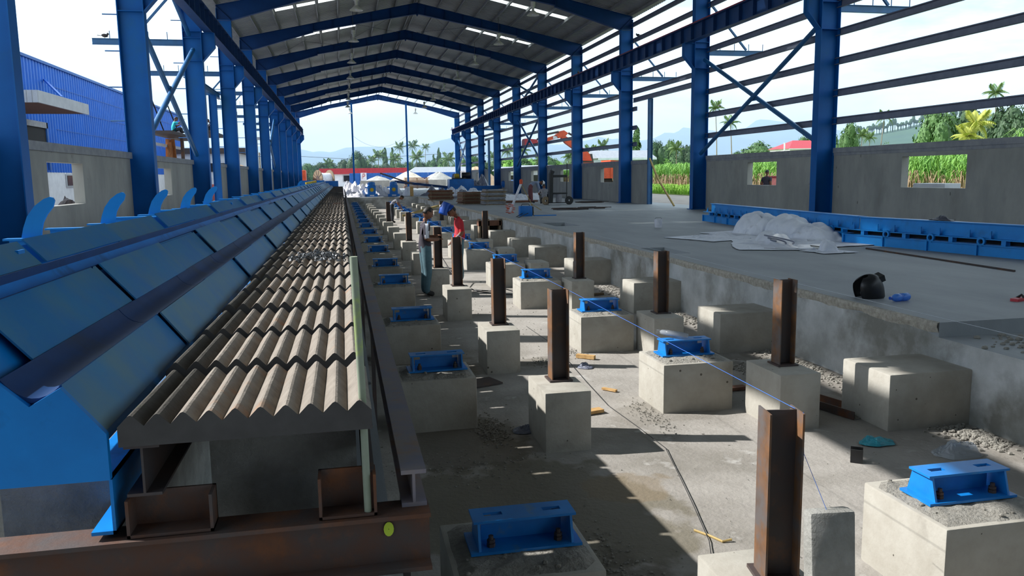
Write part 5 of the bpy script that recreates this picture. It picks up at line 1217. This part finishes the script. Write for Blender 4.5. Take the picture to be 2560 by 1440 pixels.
boulder('soil_heap','brown soil heap outside the far left columns',(-8.2,84,1.4),(1.8,3,2.0),M['heapb'],7)

# ------------------------------------------------------------------ far end outside
rl=thing('cable_reel','big wooden cable reel standing beyond the end of the mould','cable reel',(-2.2,106,.7),rz=R(32))
for s in (-1,1):
    MB().lathe([(.35,-.05),(1.15,-.05),(1.15,.05),(.35,.05),(.35,-.05)],(s*.85,0,1.45),24,ax=0).build('flange',M['woodold'],rl,org=(0,0,0))
    for i in range(10):
        a=math.pi*2*i/10; MB().bar((s*.91,.35*math.cos(a),1.45+.35*math.sin(a)),(s*.91,1.1*math.cos(a),1.45+1.1*math.sin(a)),.03,.08).build('spoke',M['rustdark'],rl,org=(0,0,0))
    MB().lathe([(.001,-.03),(.42,-.03),(.42,.03),(.001,.03)],(s*.9,0,1.45),16,ax=0).build('hub',M['rustdark'],rl,org=(0,0,0))
MB().lathe([(.75,-.8),(.78,-.6),(.75,-.4),(.79,-.2),(.75,0),(.78,.3),(.75,.5),(.75,.8)],(0,0,1.45),20,ax=0).build('winding',M['sack'],rl,org=(0,0,0),smooth=True)
MB().box(-.8,.8,-.6,.6,0,.3).build('cradle',M['woodold'],rl,org=(0,0,0))
fe=thing('site_fence','blue corrugated site fence behind the gravel heaps','fence',(9,128,.7))
def fence(x0,x1,y,z1,parent):
    p=.5; x=x0; i=0
    while x<x1-.01:
        w=min(2.4,x1-x); b=MB(); pr=[]; u=0
        while u<w: pr+= [(u,0),(u+.28,0),(u+.33,.06),(u+.46,.06)]; u+=.5
        vs=[];fs=[]
        for (uu,h) in pr: vs+= [(x+min(uu,w),y-h,.65),(x+min(uu,w),y-h,z1)]
        for k in range(len(pr)-1): fs.append((2*k,2*k+1,2*k+3,2*k+2))
        b.add(vs,fs).build('sheet_panel',M['fence'],parent,fix=False); x+=w+.03
fence(1.2,18.6,128,2.95,fe)
sg=thing('sign_board','tall white sign board with red letters P and L on the blue fence','sign',(3.35,127.7,.7)); MB().box(2.9,3.8,127.75,127.82,.7,3.0).build('board',M['sack'],sg)
lt=MB()
def stroke(a,b_): lt.bar((a[0],127.73,a[1]),(b_[0],127.73,b_[1]),.04,.09)
stroke((3.15,2.05),(3.25,2.85)); stroke((3.25,2.83),(3.5,2.83)); stroke((3.5,2.83),(3.55,2.6)); stroke((3.55,2.6),(3.45,2.45)); stroke((3.45,2.45),(3.2,2.45))
stroke((3.2,1.15),(3.32,1.75)); 
lt.build('lettering',M['red'],sg)
def heap(lab,c,rx,ry,h,mt,seed):
    b=MB(); n=22; w=36; vs=[]
    for j in range(n+1):
        r=j/n
        for i in range(w):
            a=6.283*i/w; rr_=1+.1*nz(math.cos(a)*2+seed,math.sin(a)*2); z=h*(1-r**1.35)*(1+.06*nz(r*4,a*2,seed))+.05*nz(r*9,a*6,seed)
            vs.append((c[0]+rx*r*rr_*math.cos(a),c[1]+ry*r*rr_*math.sin(a),.7+max(z,0)))
    fs=[(j*w+i,j*w+(i+1)%w,(j+1)*w+(i+1)%w,(j+1)*w+i) for j in range(n) for i in range(w)]
    tag(b.add(vs,fs).build('gravel_heap',mt,org=(c[0],c[1],.7),smooth=2),lab,'gravel heap','gravel heaps beyond the far gable')
heap('grey gravel heap behind the left gable post',(5.0,114.6),3.6,3,1.75,M['heapg'],1); heap('pale sunlit gravel heap in the middle of the far gable opening',(9.2,115.2),3.9,3,2.35,M['heap'],2); heap('grey gravel heap right of the middle gable post',(13.4,114.4),3.7,3,2.2,M['heapg'],3); heap('brown sand heap behind the far right columns',(19.0,116),4.5,4,2.9,M['heapb'],4)
bw=thing('bin_wall','low concrete bin wall holding the gravel heaps','wall',(9,110,.7)); 
for (x0,x1) in ((2.4,6.3),(6.4,9.9),(10.0,13.9),(14.0,17.5)): MB().box(x0,x1,110,110.25,.65,1.85).build('wall_block',M['wall'],bw)
bx=thing('timber_crate_stack','stack of orange brown timber pallets beside the middle gable post','pallets',(9.2,101.5,.7))
rr=random.Random(9)
for i in range(10): 
    z=.15*i; MB().box(-1.6+rr.uniform(-.1,.1),1.4+rr.uniform(-.1,.1),-.6,.6,z+.04,z+.12).build('deck_board',M['copper'] if i>5 else M['plywood'],bx,org=(0,0,0)); 
    for x in (-1.4,0,1.2): MB().box(x-.06,x+.06,-.6,.6,z,z+.04).build('runner',M['woodold'],bx,org=(0,0,0))
def house(name,lab,x0,x1,y0,y1,zw,zr,wallm,roofm,hip=0,wins=()):
    t=thing(name,lab,'building',((x0+x1)/2,(y0+y1)/2,.7)); MB().box(x0,x1,y0,y1,.6,zw).build('wall',wallm,t)
    ym=(y0+y1)/2; e=.6; b=MB(); b.add([(x0-e,y0-e,zw),(x1+e,y0-e,zw),(x1+e,y1+e,zw),(x0-e,y1+e,zw),(x0-e+hip,ym,zr),(x1+e-hip,ym,zr)],[(0,1,5,4),(2,3,4,5),(1,2,5),(3,0,4),(0,3,2,1)]); b.build('roof',roofm,t)
    MB().box(x0-e,x1+e,y0-e-.05,y0-e,zw-.25,zw+.02).build('gutter',M['whitew'],t)
    for (a,c_,z0,z1) in wins:
        f=MB().box(a,c_,y0-.08,y0,z0,z1).build('window',M['whitew'],t); MB().box(a+.1,c_-.1,y0-.1,y0-.08,z0+.1,z1-.1).build('pane',M['glass'],f)
    return t
t=thing('red_roof_shed','long shed with a red roof fascia behind the blue fence','building',(4,140,.7)); MB().box(-3.4,11,140,150,.6,2.9).build('wall',M['whitew'],t); MB().box(-3.6,11.3,139.6,150,2.9,3.85).build('roof_fascia',M['redroof'],t)
f=MB().box(.2,2.2,139.9,140,1.6,2.75).build('window',M['greyfas'],t); MB().box(.35,2.05,139.86,139.9,1.7,2.65).build('pane',M['glass'],f)
house('grey_roof_house','long low house with pale grey roof right of the red shed',12.0,23.5,142,150,2.85,4.0,M['skip'],M['greyroof'],1.5,((15.2,17.2,1.4,2.5),(19.2,21.2,1.4,2.5)))
house('site_office','small white site office behind the far right columns',23.5,29,118,124,3.0,3.6,M['whitew'],M['greyroof'],0,((24.2,25.4,1.3,2.4),(26.4,27.6,1.3,2.4)))
house('site_office','pale flat roofed hut behind the fifth right column',21.5,26.5,96,101,3.1,3.5,M['whitew'],M['greyroof'],0,((22.2,23.4,1.3,2.4),))
oc=thing('orange_machine','orange machine parked beyond the far left column','machine',(-5.6,107,.7)); b=block('body',-1.2,1.2,-1,1,2.6,M['orange'],ch=.1); b.parent=oc; b.location=(0,0,0); MB().box(-.6,.6,-1.05,-1.0,1.0,2.0).build('opening',M['dark'],oc,org=(0,0,0))
# wires over the far yard
bw_=MB().tube([(-14,150,6.6),(2,150,5.6),(21.8,150,6.6)],.03,5)
for j_,x_ in enumerate((-14,21.8)): tag(MB().tube([(x_,150,.7),(x_,150,6.9)],.14,8).build('utility_pole',M['bark'],org=(x_,150,.7)),'wooden utility pole at the %s end of the far overhead wire'%('left','right')[j_],'pole')
tag(bw_.build("overhead_wire",M['wire'],org=(2,150,5.5)),'thin overhead wire crossing behind the far roofs','wire')
b=MB(); pts=[(1.5+6.2*i/12,YF[-1]+.05,7.1-1.3*(1-((i-6)/6)**2)) for i in range(13)]; b.tube(pts,.012,5); tag(b.build('sagging_wire',M['wire'],org=(4.6,YF[-1],5.8)),'thin wire sagging between the two gable posts','wire')
# ------------------------------------------------------------------ right outside: excavator
YE=70.0
ex=thing('excavator','orange excavator with folded boom standing behind the right wall','excavator',(22.3,YE,.66))
def E(u,v): p=at(u,v,YE); return (p.x,p.z)
def arm(pts,y0,y1,name,mt):
    MB().prism(pts,1,y0,y1).build(name,mt,ex)
arm([(24.2,1.9),(20.6,1.9),(20.6,2.2),(20.9,3.3),(24.2,3.3)],YE-1.3,YE+1.3,'house',M['orange'])
arm([(24.6,1.9),(23.3,1.9),(23.3,3.5),(24.4,3.4)],YE-1.35,YE+1.35,'counterweight',M['orange'])
arm([(22.3,3.0),(20.7,3.0),(20.9,4.1),(22.1,4.1)],YE+.2,YE+1.25,'cab',M['glass'])
for y0,y1 in ((YE-1.5,YE-.9),(YE+.9,YE+1.5)):
    arm([(20.3,.7),(24.4,.7),(24.8,1.1),(24.4,1.5),(20.3,1.5),(19.9,1.1)],y0,y1,'track',M['rustdark'])
arm([(21,1.4),(23.8,1.4),(23.6,1.95),(21.2,1.95)],YE-.8,YE+.8,'undercarriage',M['rustdark'])
bo=[E(1478,402),E(1472,385),E(1462,374),E(1420,345),E(1405,336),E(1402,345),E(1412,358),E(1440,378),E(1456,402)]
arm(bo,YE-.25,YE+.25,'boom',M['orange'])
arm([E(1408,326),E(1418,333),E(1413,340),E(1404,344),E(1395,346),E(1388,338),E(1395,329)],YE-.3,YE+.3,'boom_head',M['orange'])
arm([E(1398,345),E(1388,338),E(1350,350),E(1340,356),E(1342,362),E(1372,352)],YE-.2,YE+.2,'dipper',M['orange'])
arm([E(1340,352),E(1336,349),E(1310,347),E(1308,351),E(1308,366),E(1318,369),E(1332,366),E(1340,360)],YE-.6,YE+.6,'bucket',M['redroof'])
for (a,c_) in (((1418,333),(1452,352)),((1394,330),(1362,337)),((1350,342),(1340,350)),((1350,342),(1348,356))):
    p,r_=E(*a),E(*c_); MB().tube([(p[0],YE-.34,p[1]),(r_[0],YE-.34,r_[1])],.09,8).build('cylinder',M['rustdark'],ex)
lb=MB().box(E(1386,0)[0]-.25,E(1386,0)[0]+.15,YE-.215,YE-.2,E(0,352)[1]-.05,E(0,347)[1]+.05); lb.build('decal',M['sack'],ex)
sk2=thing('rubbish_skip','faded red steel skip outside the second right window','skip',(21.5,36,.66)); MB().prism([(-1.6,.2),(-1.2,0),(1.6,0),(1.6,1.35),(-.9,1.35),(-1.6,.7)],1,-.8,.8).build('bin',M['skip'],sk2,org=(0,0,0)); MB().box(-.95,1.65,-.85,.85,1.3,1.4).build('rim',M['redroof'],sk2,org=(0,0,0))
crumple('covered_heap','heap under a dark grey plastic cover outside the nearest right window','covered heap',(19.6,21.6),1.3,1.1,1.5,M['tarpb'],71,n=26,base=.66,sharp=.5)
for j,(x,y,l) in enumerate(((19.4,23.6,1.5),(19.9,19.4,1.4))): 
    o=block('blue_crate',x-.3,x+.3,y-l/2,y+l/2,1.15,M['greyfas'],ch=.02); o.location.z=.66; tag(o,'pale plastic crate %s the covered heap'%('left of','right of')[j],'crate')
o=MB().lathe([(.001,0),(.14,0),(.16,.3),(.001,.3)],(19.6,20.0,1.8),14); tag(o.build('bucket',M['skip'],org=(19.6,20,1.8)),'small pink bucket on the crate right of the covered heap','bucket')
crumple('yard_sheet','pale sheet lying on the gravel outside the right doorway','sheet',(25.5,52.5),1.6,1.4,.35,M['sack'],72,n=16,base=.68)
hx=at(1966,372,230); house('red_roof_house','house with a broad red hipped roof beyond the right wall',hx.x,hx.x+15,228,240,hx.z,at(1966,352,236).z,M['whitew'],M['redroof'],5,())
house('grey_roof_hut','grey roofed hut behind the excavator boom',34,41,104,110,4.4,5.5,M['whitew'],M['greyroof'],0,())
b=MB().tube([(44.3,98,.7),(44.3,98,5.4)],.16,8); tag(b.build('white_post',M['sack'],org=(44.3,98,.7)),'white post standing before the excavator palms','post')
px_=at(1961,376,150); b=MB().tube([(px_.x,150,.7),(px_.x,150,at(1961,357,150).z)],.16,8); tag(b.build('white_post',M['sack'],org=(px_.x,150,.7)),'white post left of the red roofed house','post')
# ------------------------------------------------------------------ cane field and grass
def blades(name,lab,areas,seed,mt,h0,h1,w,droop,cat):
    rr=random.Random(seed); vs=[]; fs=[]
    for (x0,x1,y0,y1,n) in areas:
        for _ in range(n):
            x=rr.uniform(x0,x1); y=rr.uniform(y0,y1); h=rr.uniform(h0,h1); a=rr.uniform(0,6.28); ww=w*rr.uniform(.6,1.3); dx,dy=math.cos(a),math.sin(a); d=droop*h*rr.uniform(.4,1.2); sx,sy=-dy*ww,dx*ww; s=len(vs)
            vs+=[(x-sx,y-sy,.66),(x+sx,y+sy,.66),(x+dx*d*.3+sx,y+dy*d*.3+sy,.66+h*.65),(x+dx*d*.3-sx,y+dy*d*.3-sy,.66+h*.65),(x+dx*d*.75+sx*.6,y+dy*d*.75+sy*.6,.66+h),(x+dx*d*.75-sx*.6,y+dy*d*.75-sy*.6,.66+h),(x+dx*d*1.25,y+dy*d*1.25,.66+h*.86)]
            fs+=[(s,s+1,s+2,s+3),(s+3,s+2,s+4,s+5),(s+5,s+4,s+6)]
    me=bpy.data.meshes.new(name); me.from_pydata(vs,[],fs); me.materials.append(mt); o=bpy.data.objects.new(name,me); COL.objects.link(o); tag(o,lab,cat,kind='stuff')
blades('sugar_cane','tall green sugar cane field beyond the right wall',[(27.5,31,29,110,14000),(31,40,29,112,8000),(40,60,30,112,4000)],1,M['cane'],1.5,2.5,.035,.45,'sugar cane')
blades('dry_cane','dry pinkish stalks at the foot of the sugar cane',[(26.8,28.4,8,110,7000)],2,M['canedry'],.7,1.6,.03,.3,'sugar cane')
blades('verge_grass','bright green grass verge before the sugar cane',[(24.8,27.4,8,110,14000),(24.5,25.2,20,90,2500)],3,M['blade'],.3,.8,.025,.5,'grass')
blades('tall_weeds','tall green weeds near the nearest right window',[(23.5,27.0,12,22,5000)],4,M['blade'],1.0,1.9,.03,.5,'grass')
blades('sugar_cane','tall sugar cane behind the nearest right window',[(27.5,34,10,29,9000)],6,M['cane'],2.2,3.25,.035,.45,'sugar cane')
# ------------------------------------------------------------------ trees
def frond_mesh(L_,droop,mt,seed):
    rr=random.Random(seed); b=MB(); n=12; pts=[]
    for i in range(n+1):
        t=i/n; pts.append(Vector((L_*t*(1-.12*t),0,L_*(.32*t-droop*t*t))))
    b.tube(pts,.035,4,r1=.008)
    for i in range(1,n+1):
        p=pts[i]; l=L_*.30*math.sin(math.pi*(.12+.85*i/n))+.12
        for s in (-1,1):
            for k in range(2):
                q0=p-(pts[i]-pts[i-1])*(.5*k); tip=q0+Vector((l*.35,s*l*.8,-l*(.55+.2*rr.random()))); mid=q0+Vector((l*.2,s*l*.5,-l*.12)); w=Vector((.075,0,0))
                b.add([q0-w*.5,q0+w*.5,mid+w,mid-w,tip],[(0,1,2,3),(3,2,4)])
    return b
fcache={}
def frond(kind,mt):
    if (kind,mt) not in fcache:
        L_,dr=[(3.6,.25),(3.6,.62),(3.4,1.0)][kind]
        o=frond_mesh(L_,dr,mt,kind).build('frond',M[mt],None,fix=False); fcache[(kind,mt)]=o.data; bpy.data.objects.remove(o)
    return fcache[(kind,mt)]
def palm(lab,base,h,nf=14,sc=1.0,mt='frond',lean=(0,0),seed=0,grp='palm trees around the yard'):
    rr=random.Random(seed); t=thing('palm_tree',lab,'palm tree',base,grp)
    pts=[(lean[0]*(k/6)**2,lean[1]*(k/6)**2,h*k/6) for k in range(7)]
    MB().tube(pts,.2*sc+.04,8,r1=.11*sc).build('trunk',M['bark'],t,org=(0,0,0),smooth=True)
    MB().ell((lean[0],lean[1],h),(.3*sc,.3*sc,.35*sc)).build('crown_shaft',M['bark'],t,org=(0,0,0))
    for i in range(nf):
        kd=0 if i<nf*.3 else 1 if i<nf*.72 else 2
        o=bpy.data.objects.new('frond',frond(kd,mt)); COL.objects.link(o); o.parent=t; o.location=(lean[0],lean[1],h+.15*sc)
        o.rotation_euler=(0,R([-48,-15,12][kd]+rr.uniform(-9,9)),i*2.4+rr.uniform(-.25,.25)); s=sc*rr.uniform(.85,1.12); o.scale=(s,s,s)
lcache={}
def leafmesh(kind,seed=0):
    key=kind
    if key in lcache: return lcache[key]
    rr=random.Random(17+seed); 
    bl_={'round':[(0,0,.5,.5,.5,.46),(.42,.1,.5,.34,.34,.34),(-.42,-.1,.54,.34,.34,.34),(.05,.4,.58,.34,.34,.32),(0,-.4,.5,.34,.34,.34),(.15,0,.8,.36,.36,.2),(-.2,.1,.76,.3,.3,.2)],
         'wide':[(0,0,.62,.5,.5,.22),(.42,0,.5,.3,.35,.2),(-.45,.05,.48,.32,.35,.2),(.1,.35,.55,.35,.3,.2),(-.1,-.35,.55,.35,.3,.2),(.2,0,.75,.3,.3,.14)],
         'column':[(0,0,.2,.12,.12,.14),(0,0,.4,.14,.14,.18),(.02,0,.6,.13,.13,.18),(0,.02,.78,.11,.11,.16),(0,0,.92,.06,.06,.09)],
         'bush':[(0,0,.4,.55,.5,.42),(.4,.1,.3,.35,.35,.32),(-.4,0,.32,.35,.35,.32)]}[kind]
    vs=[];fs=[]
    n=2600
    for _ in range(n):
        c=rr.choice(bl_); 
        while True:
            p=Vector((rr.uniform(-1,1),rr.uniform(-1,1),rr.uniform(-1,1)))
            if .45<p.length<=1: break
        q_=Vector((c[0]+p.x*c[3],c[1]+p.y*c[4],c[2]+p.z*c[5])); q_+=Vector((nz(q_.x*7,q_.y*7,q_.z*7),nz(q_.y*7,q_.z*7,q_.x*7),nz(q_.z*7,q_.x*7,q_.y*7)))*.08
        sz=rr.uniform(.016,.034)*(1.0 if kind!='column' else .8); nn=Vector((p.x+rr.uniform(-.6,.6),p.y+rr.uniform(-.6,.6),p.z+.4+rr.uniform(-.6,.6))).normalized(); a=nn.orthogonal().normalized()*sz*1.7; b_=nn.cross(a).normalized()*sz; s=len(vs)
        vs+=[q_-a,q_-b_*.9,q_+a,q_+b_*.9]; fs.append((s,s+1,s+2,s+3))
    # dark inner masses so the crown is not see-through
    core=MB()
    for c in bl_: core.ell((c[0],c[1],c[2]),(c[3]*.72,c[4]*.72,c[5]*.72),10,7)
    off=len(vs); vs+=core.v; fs+=[tuple(i+off for i in f) for f in core.f]
    me=bpy.data.meshes.new('foliage'); me.from_pydata([tuple(v) for v in vs],[],fs); lcache[key]=me; return me
def tree(lab,base,w,h,kind='round',mt='leaf',rz=0,grp='trees around the yard'):
    t=thing('tree',lab,'tree',base,grp); src=leafmesh(kind); key=kind+mt
    if key not in lcache: m_=src.copy(); m_.materials.clear(); m_.materials.append(M[mt]); lcache[key]=m_
    o=bpy.data.objects.new('foliage',lcache[key]); COL.objects.link(o); o.parent=t; o.scale=(w/1.7 if kind in('wide','bush','round') else w/.28,w/1.7 if kind in('wide','bush','round') else w/.28,h); o.rotation_euler=(0,0,rz)
    MB().tube([(0,0,0),(.05*w,0,h*.35),(.0,.02*w,h*.62)],.035*h,7,r1=.015*h).build('trunk',M['bark'],t,org=(0,0,0))
def pb(u,v,Y,z=.7):   # foot of a tree whose crown top shows at u,v
    p=at(u,v,Y); return (p.x,p.y,z),p.z-z
PAL=[(1795,262,95,.95,'tall palm left of the blue cross brace'),(1832,300,92,1.0,'palm with twin trunk beside the tall palm at the cross brace'),(2204,285,80,.8,'slender palm alone above the right wall'),(2496,222,60,.8,'tall palm above the dark trees at the right edge'),
 (2440,300,48,1.0,'yellow leaved palm before the dark trees at the right edge'),(2412,330,46,.8,'low yellow palm right above the wall'),(1478,372,120,1.0,'palm behind the excavator, left of the open doorway'),(1512,360,125,1.1,'taller palm behind the excavator near the doorway'),(1420,385,122,.9,'low palm behind the excavator boom'),
 (1312,370,130,1.0,'palm between the fifth and sixth right columns'),(1348,395,126,1.0,'low palm behind the gas trolley bay'),(1266,372,135,1.0,'palm behind the seventh right column'),(1235,385,140,.9,'palm behind the eighth right column'),(1692,365,118,1.0,'palm in the open doorway of the right wall'),
 (1000,362,165,1.0,'palm just left of the middle gable post'),(1030,358,170,1.05,'palm just right of the middle gable post'),(1062,362,175,.75,'thin stemmed palm right of the gable post'),(945,383,160,1.1,'palm in the middle of the gable opening'),(928,395,158,.9,'low palm left of the middle palm group'),(990,392,155,1.1,'low palm before the left gable palms'),(1038,388,158,1.2,'bushy low palm behind the middle gable post'),(1118,392,150,1.2,'palm at the right end of the gable opening'),(824,405,165,1.1,'small palm left in the gable opening'),(2155,330,84,.8,'palm low behind the right wall, left of the slender palm'),(2172,336,88,.7,'small palm behind the right wall beside the slender palm')]
for j,(u,v,Y,sc,lab) in enumerate(PAL):
    Y*=2.3 if Y>115 else 2.6; base,h=pb(u,v+4,Y); palm(lab,base,max(1.2,h-.6),19,sc,'frondy' if 'yellow' in lab else 'frond',(random.uniform(-.8,.8),random.uniform(-.5,.5)),j)
XB=[(742+14*i,[412,404,408,400,406,398,404][i%7],165,9,['round','bush'][i%2],['leaf','leafd','leaf'][i%3],'%s tree of the hedge behind the far roofs, counted from the left'%w) for i,w in enumerate('first second third fourth fifth sixth seventh eighth ninth tenth eleventh twelfth thirteenth fourteenth fifteenth sixteenth seventeenth eighteenth nineteenth twentieth'.split()+['last but eight','last but seven','last but six','last but five','last but four','last but three','last but two','last but one','last'])]
XC=[(1175+32*i,[388,398,380,394,386,400][i%6],128,11,['round','wide','bush'][i%3],['leaf','leafd','leaf','leafl'][i%4],'%s tree of the tree belt behind the right columns, counted from the far gable'%w) for i,w in enumerate('first second third fourth fifth sixth seventh eighth ninth tenth eleventh twelfth thirteenth fourteenth fifteenth sixteenth seventeenth eighteenth'.split())]
TRE=XB+XC+[(890,378,160,11,'round','leafd','dark round tree left of the left gable post'),(858,398,162,7,'round','leafd','smaller dark tree beside the round tree at the gable post'),(962,372,168,2.6,'column','leaf','columnar tree left of the middle gable palms'),(980,372,168,2.2,'column','leaf','second columnar tree in the gable opening'),
 (1097,372,170,2.4,'column','leaf','columnar tree right of the gable posts'),(1084,388,170,1.8,'column','leaf','shorter columnar tree right of the gable posts'),(1078,408,160,7,'bush','leafl','bright green bush behind the grey roofed house'),(1100,404,158,7,'bush','leafl','second bright green bush behind the grey roofed house'),
 (1592,320,100,3.2,'column','leaf','tall columnar tree left of the open doorway'),(1640,352,125,10,'round','leafd','dark tree seen through the open doorway, left'),(1675,350,130,9,'round','leaf','tree seen through the open doorway, middle'),(1715,362,128,9,'round','leafd','tree seen through the open doorway, right'),
 (1900,345,115,18,'wide','leaf','broad spreading tree behind the cross brace'),(1850,372,110,9,'wide','leaf','low spreading tree left of the broad tree'),(2010,340,100,9,'round','leaf','round tree beside the red roofed house'),(2125,305,88,7,'round','leaf','grey green tree left of the slender palm'),(2085,335,84,5,'round','leaf','small tree right behind the second right column'),(2215,340,82,8,'bush','leaf','low bush beneath the slender palm'),
 (2350,275,62,12,'round','leaf','big leafy tree above the wall left of the yellow palm'),(2420,262,66,9,'round','leafd','dark leafy tree behind the yellow palm'),(2520,262,56,11,'round','leafd','large dark tree at the right edge'),(2560,285,50,8,'round','leafd','dark tree cut by the right edge of the photo'),
 (1120,415,150,8,'bush','leaf','bush at the far right of the gable opening'),(945,415,150,12,'bush','leaf','bushes beneath the palms in the gable opening'),(1010,418,150,12,'bush','leaf','bushes behind the middle gable post'),(785,425,180,14,'bush','leaf','hedge far left in the gable opening'),
 (1300,400,140,16,'wide','leaf','spreading tree behind the fifth right bay'),(1330,392,150,14,'wide','leafl','pale spreading tree beside the excavator bucket'),(1380,395,140,9,'round','leaf','tree behind the excavator arm'),(1250,398,150,10,'round','leaf','tree behind the far right columns'),(1190,405,150,12,'bush','leaf','bush behind the ninth right column'),(1455,398,132,10,'bush','leaf','bush behind the excavator body'),(1545,398,120,9,'bush','leaf','bush behind the third right bay'),(1780,395,105,7,'bush','leaf','bush behind the first right column of the cross brace'),(2140,352,78,10,'bush','leaf','shrubs right above the wall below the hill'),(2290,345,58,7,'bush','leafl','light green shrubs above the wall below the big tree')]
for j,(u,v,Y,w,kd,mt,lab) in enumerate(TRE):
    Y*=2.3 if Y>115 else 2.4; base,h=pb(u,v,Y); tree(lab,base,w,h*1.02,kd,mt,rz=j*1.3)
# ------------------------------------------------------------------ hills and mountains
def ridge(name,lab,Y,dep,pts,mt,seed,amp,zb=0,n=260):
    P=[(at(u,v,Y).x,at(u,v,Y).z) for u,v in pts]; b=MB(); vs=[];fs=[]; rows=16
    for i in range(n+1):
        x=P[0][0]+(P[-1][0]-P[0][0])*i/n
        for k in range(len(P)-1):
            if P[k][0]<=x<=P[k+1][0]: break
        t=(x-P[k][0])/(P[k+1][0]-P[k][0]); z=P[k][1]*(1-t)+P[k+1][1]*t
        for j in range(rows+1):
            f=j/rows; prof=(f if f<1 else 1); ridge_n=abs(nz(x*amp*3+seed,f*2.2,seed)); zz=zb+(z-zb)*(f**.85)*(1-.35*(1-f)*ridge_n*2) + (z*.015*nz(x*amp*14,seed) if f==1 else 0)
            vs.append((x,Y-dep*(1-f)+dep*.25*(1-f)*nz(x*amp*4,f*3,seed+3),zz))
        vs.append((x,Y+dep*.5,zb-5))
    w=rows+2
    for i in range(n):
        for j in range(w-1): fs.append((i*w+j,(i+1)*w+j,(i+1)*w+j+1,i*w+j+1))
    tag(b.add(vs,fs).build(name,mt,smooth=2),lab,'mountain',kind='structure')
ridge('mountain_range','distant blue mountain range across the far gable',3200,1500,[(300,372),(560,366),(700,366),(760,374),(785,381),(802,377),(820,381),(836,379),(862,369),(900,367),(950,367),(975,369),(998,363),(1014,356),(1030,361),(1052,363),(1075,360),(1095,352),(1120,347),(1140,340),(1165,332),(1190,338),(1230,350),(1270,358),(1310,352),(1345,360),(1390,362),(1430,358),(1470,350),(1496,342),(1520,349),(1545,346),(1580,352),(1630,348),(1662,332),(1690,333),(1698,326),(1703,317),(1708,318),(1712,325),(1722,330),(1760,338),(1850,322),(1880,316),(1888,302),(1900,298),(1925,300),(1950,310),(1990,318),(2040,322),(2120,340),(2300,352),(2700,360),(3200,365)],M['mount'],2.0,.0012)
ridge('hill','nearer wooded hill above the right wall',520,240,[(1900,372),(2010,360),(2110,348),(2180,336),(2250,322),(2300,310),(2345,300),(2420,290),(2520,286),(2700,290),(3000,300)],M['hill'],5.0,.01,n=200)
ridge('foothill','low wooded foothills below the far mountains',900,350,[(300,425),(760,418),(900,412),(1050,408),(1200,404),(1400,402),(1600,400),(1800,392),(1950,385),(2100,372),(2300,360),(2600,350)],M['hill'],8.0,.006,n=220)
rr=random.Random(4); b=MB()
for i in range(70):
    u=2120+4.2*i+rr.uniform(-3,3); v=345-.17*(u-2110); p=at(u,v,515); h=rr.uniform(3,9); b.tube([(p.x,p.y,p.z-3),(p.x,p.y,p.z+h*.6)],.25,4); b.ell((p.x,p.y,p.z+h*.6),(rr.uniform(.8,1.8),1.2,h*.3),5,4)
tag(b.build('hilltop_trees',M['leafd']),'row of tiny trees along the crest of the wooded hill','trees',kind='stuff')
# ------------------------------------------------------------------ haze between the yard and the mountains
HC=(.58,.77,1,1); HD=.0005
hz=MB().box(-2500,5200,260,3900,-20,250).build('haze',None); hz.data.materials.clear()
hm=bpy.data.materials.new('valley_haze'); hm.use_nodes=True; hn=hm.node_tree; hn.nodes.remove(hn.nodes['Principled BSDF'])
vs_=hn.nodes.new('ShaderNodeVolumeScatter'); vs_.inputs['Color'].default_value=HC; vs_.inputs['Density'].default_value=HD; vs_.inputs['Anisotropy'].default_value=.0
va_=hn.nodes.new('ShaderNodeVolumeAbsorption'); va_.inputs['Color'].default_value=HC; va_.inputs['Density'].default_value=HD; ad_=hn.nodes.new('ShaderNodeAddShader'); hn.links.new(vs_.outputs[0],ad_.inputs[0]); hn.links.new(va_.outputs[0],ad_.inputs[1]); hn.links.new(ad_.outputs[0],hn.nodes['Material Output'].inputs['Volume']); hz.data.materials.append(hm); tag(hz,'blue valley haze before the mountains','haze',kind='structure'); hm.cycles.homogeneous_volume=True if hasattr(hm,'cycles') and hasattr(hm.cycles,'homogeneous_volume') else None
# ------------------------------------------------------------------ birds
def bird(lab,p,rz,fly=False):
    t=thing('bird',lab,'bird',p,rz=rz); b=MB().ell((0,0,.09),(.11,.055,.06),10,8).build('body',M['bird'],t,org=(0,0,0),smooth=True); MB().ell((.1,0,.15),(.04,.035,.04),8,6).build('head',M['bird'],t,org=(0,0,0),smooth=True); MB().prism([(-.1,-.02),(-.1,.02),(-.24,.035),(-.24,-.035)],2,.07,.08).build('tail',M['bird'],t,org=(0,0,0)); MB().tube([(.13,0,.15),(.17,0,.145)],.01,5,r1=.002).build('beak',M['yellow'],t,org=(0,0,0))
    for s in (-1,1):
        if fly: MB().prism([(.05,s*.03),(-.08,s*.03),(-.12,s*.3),(0,s*.28)],2,.1,.108).build('wing',M['bird'],t,org=(0,0,0))
        else: MB().tube([(0,s*.02,.04),(0,s*.02,0)],.006,5).build('leg',M['yellow'],t,org=(0,0,0))
bird('small dark bird perched on the left canopy arm',(-7.5,YF[2],6.952),.6); bird('small dark bird perched high on the third right column tie',(14.35,YF[3],8.83),2.0); bird('small dark bird perched on the right crane girder',(13.2,44.5,7.83),1.2); bird('dark bird flying beside the tall palm',tuple(at(1800,268,60)),2.4,True); bird('dark bird perched by the left scaffold wires',tuple(at(305,78,28.9)),1.0,True) if False else None
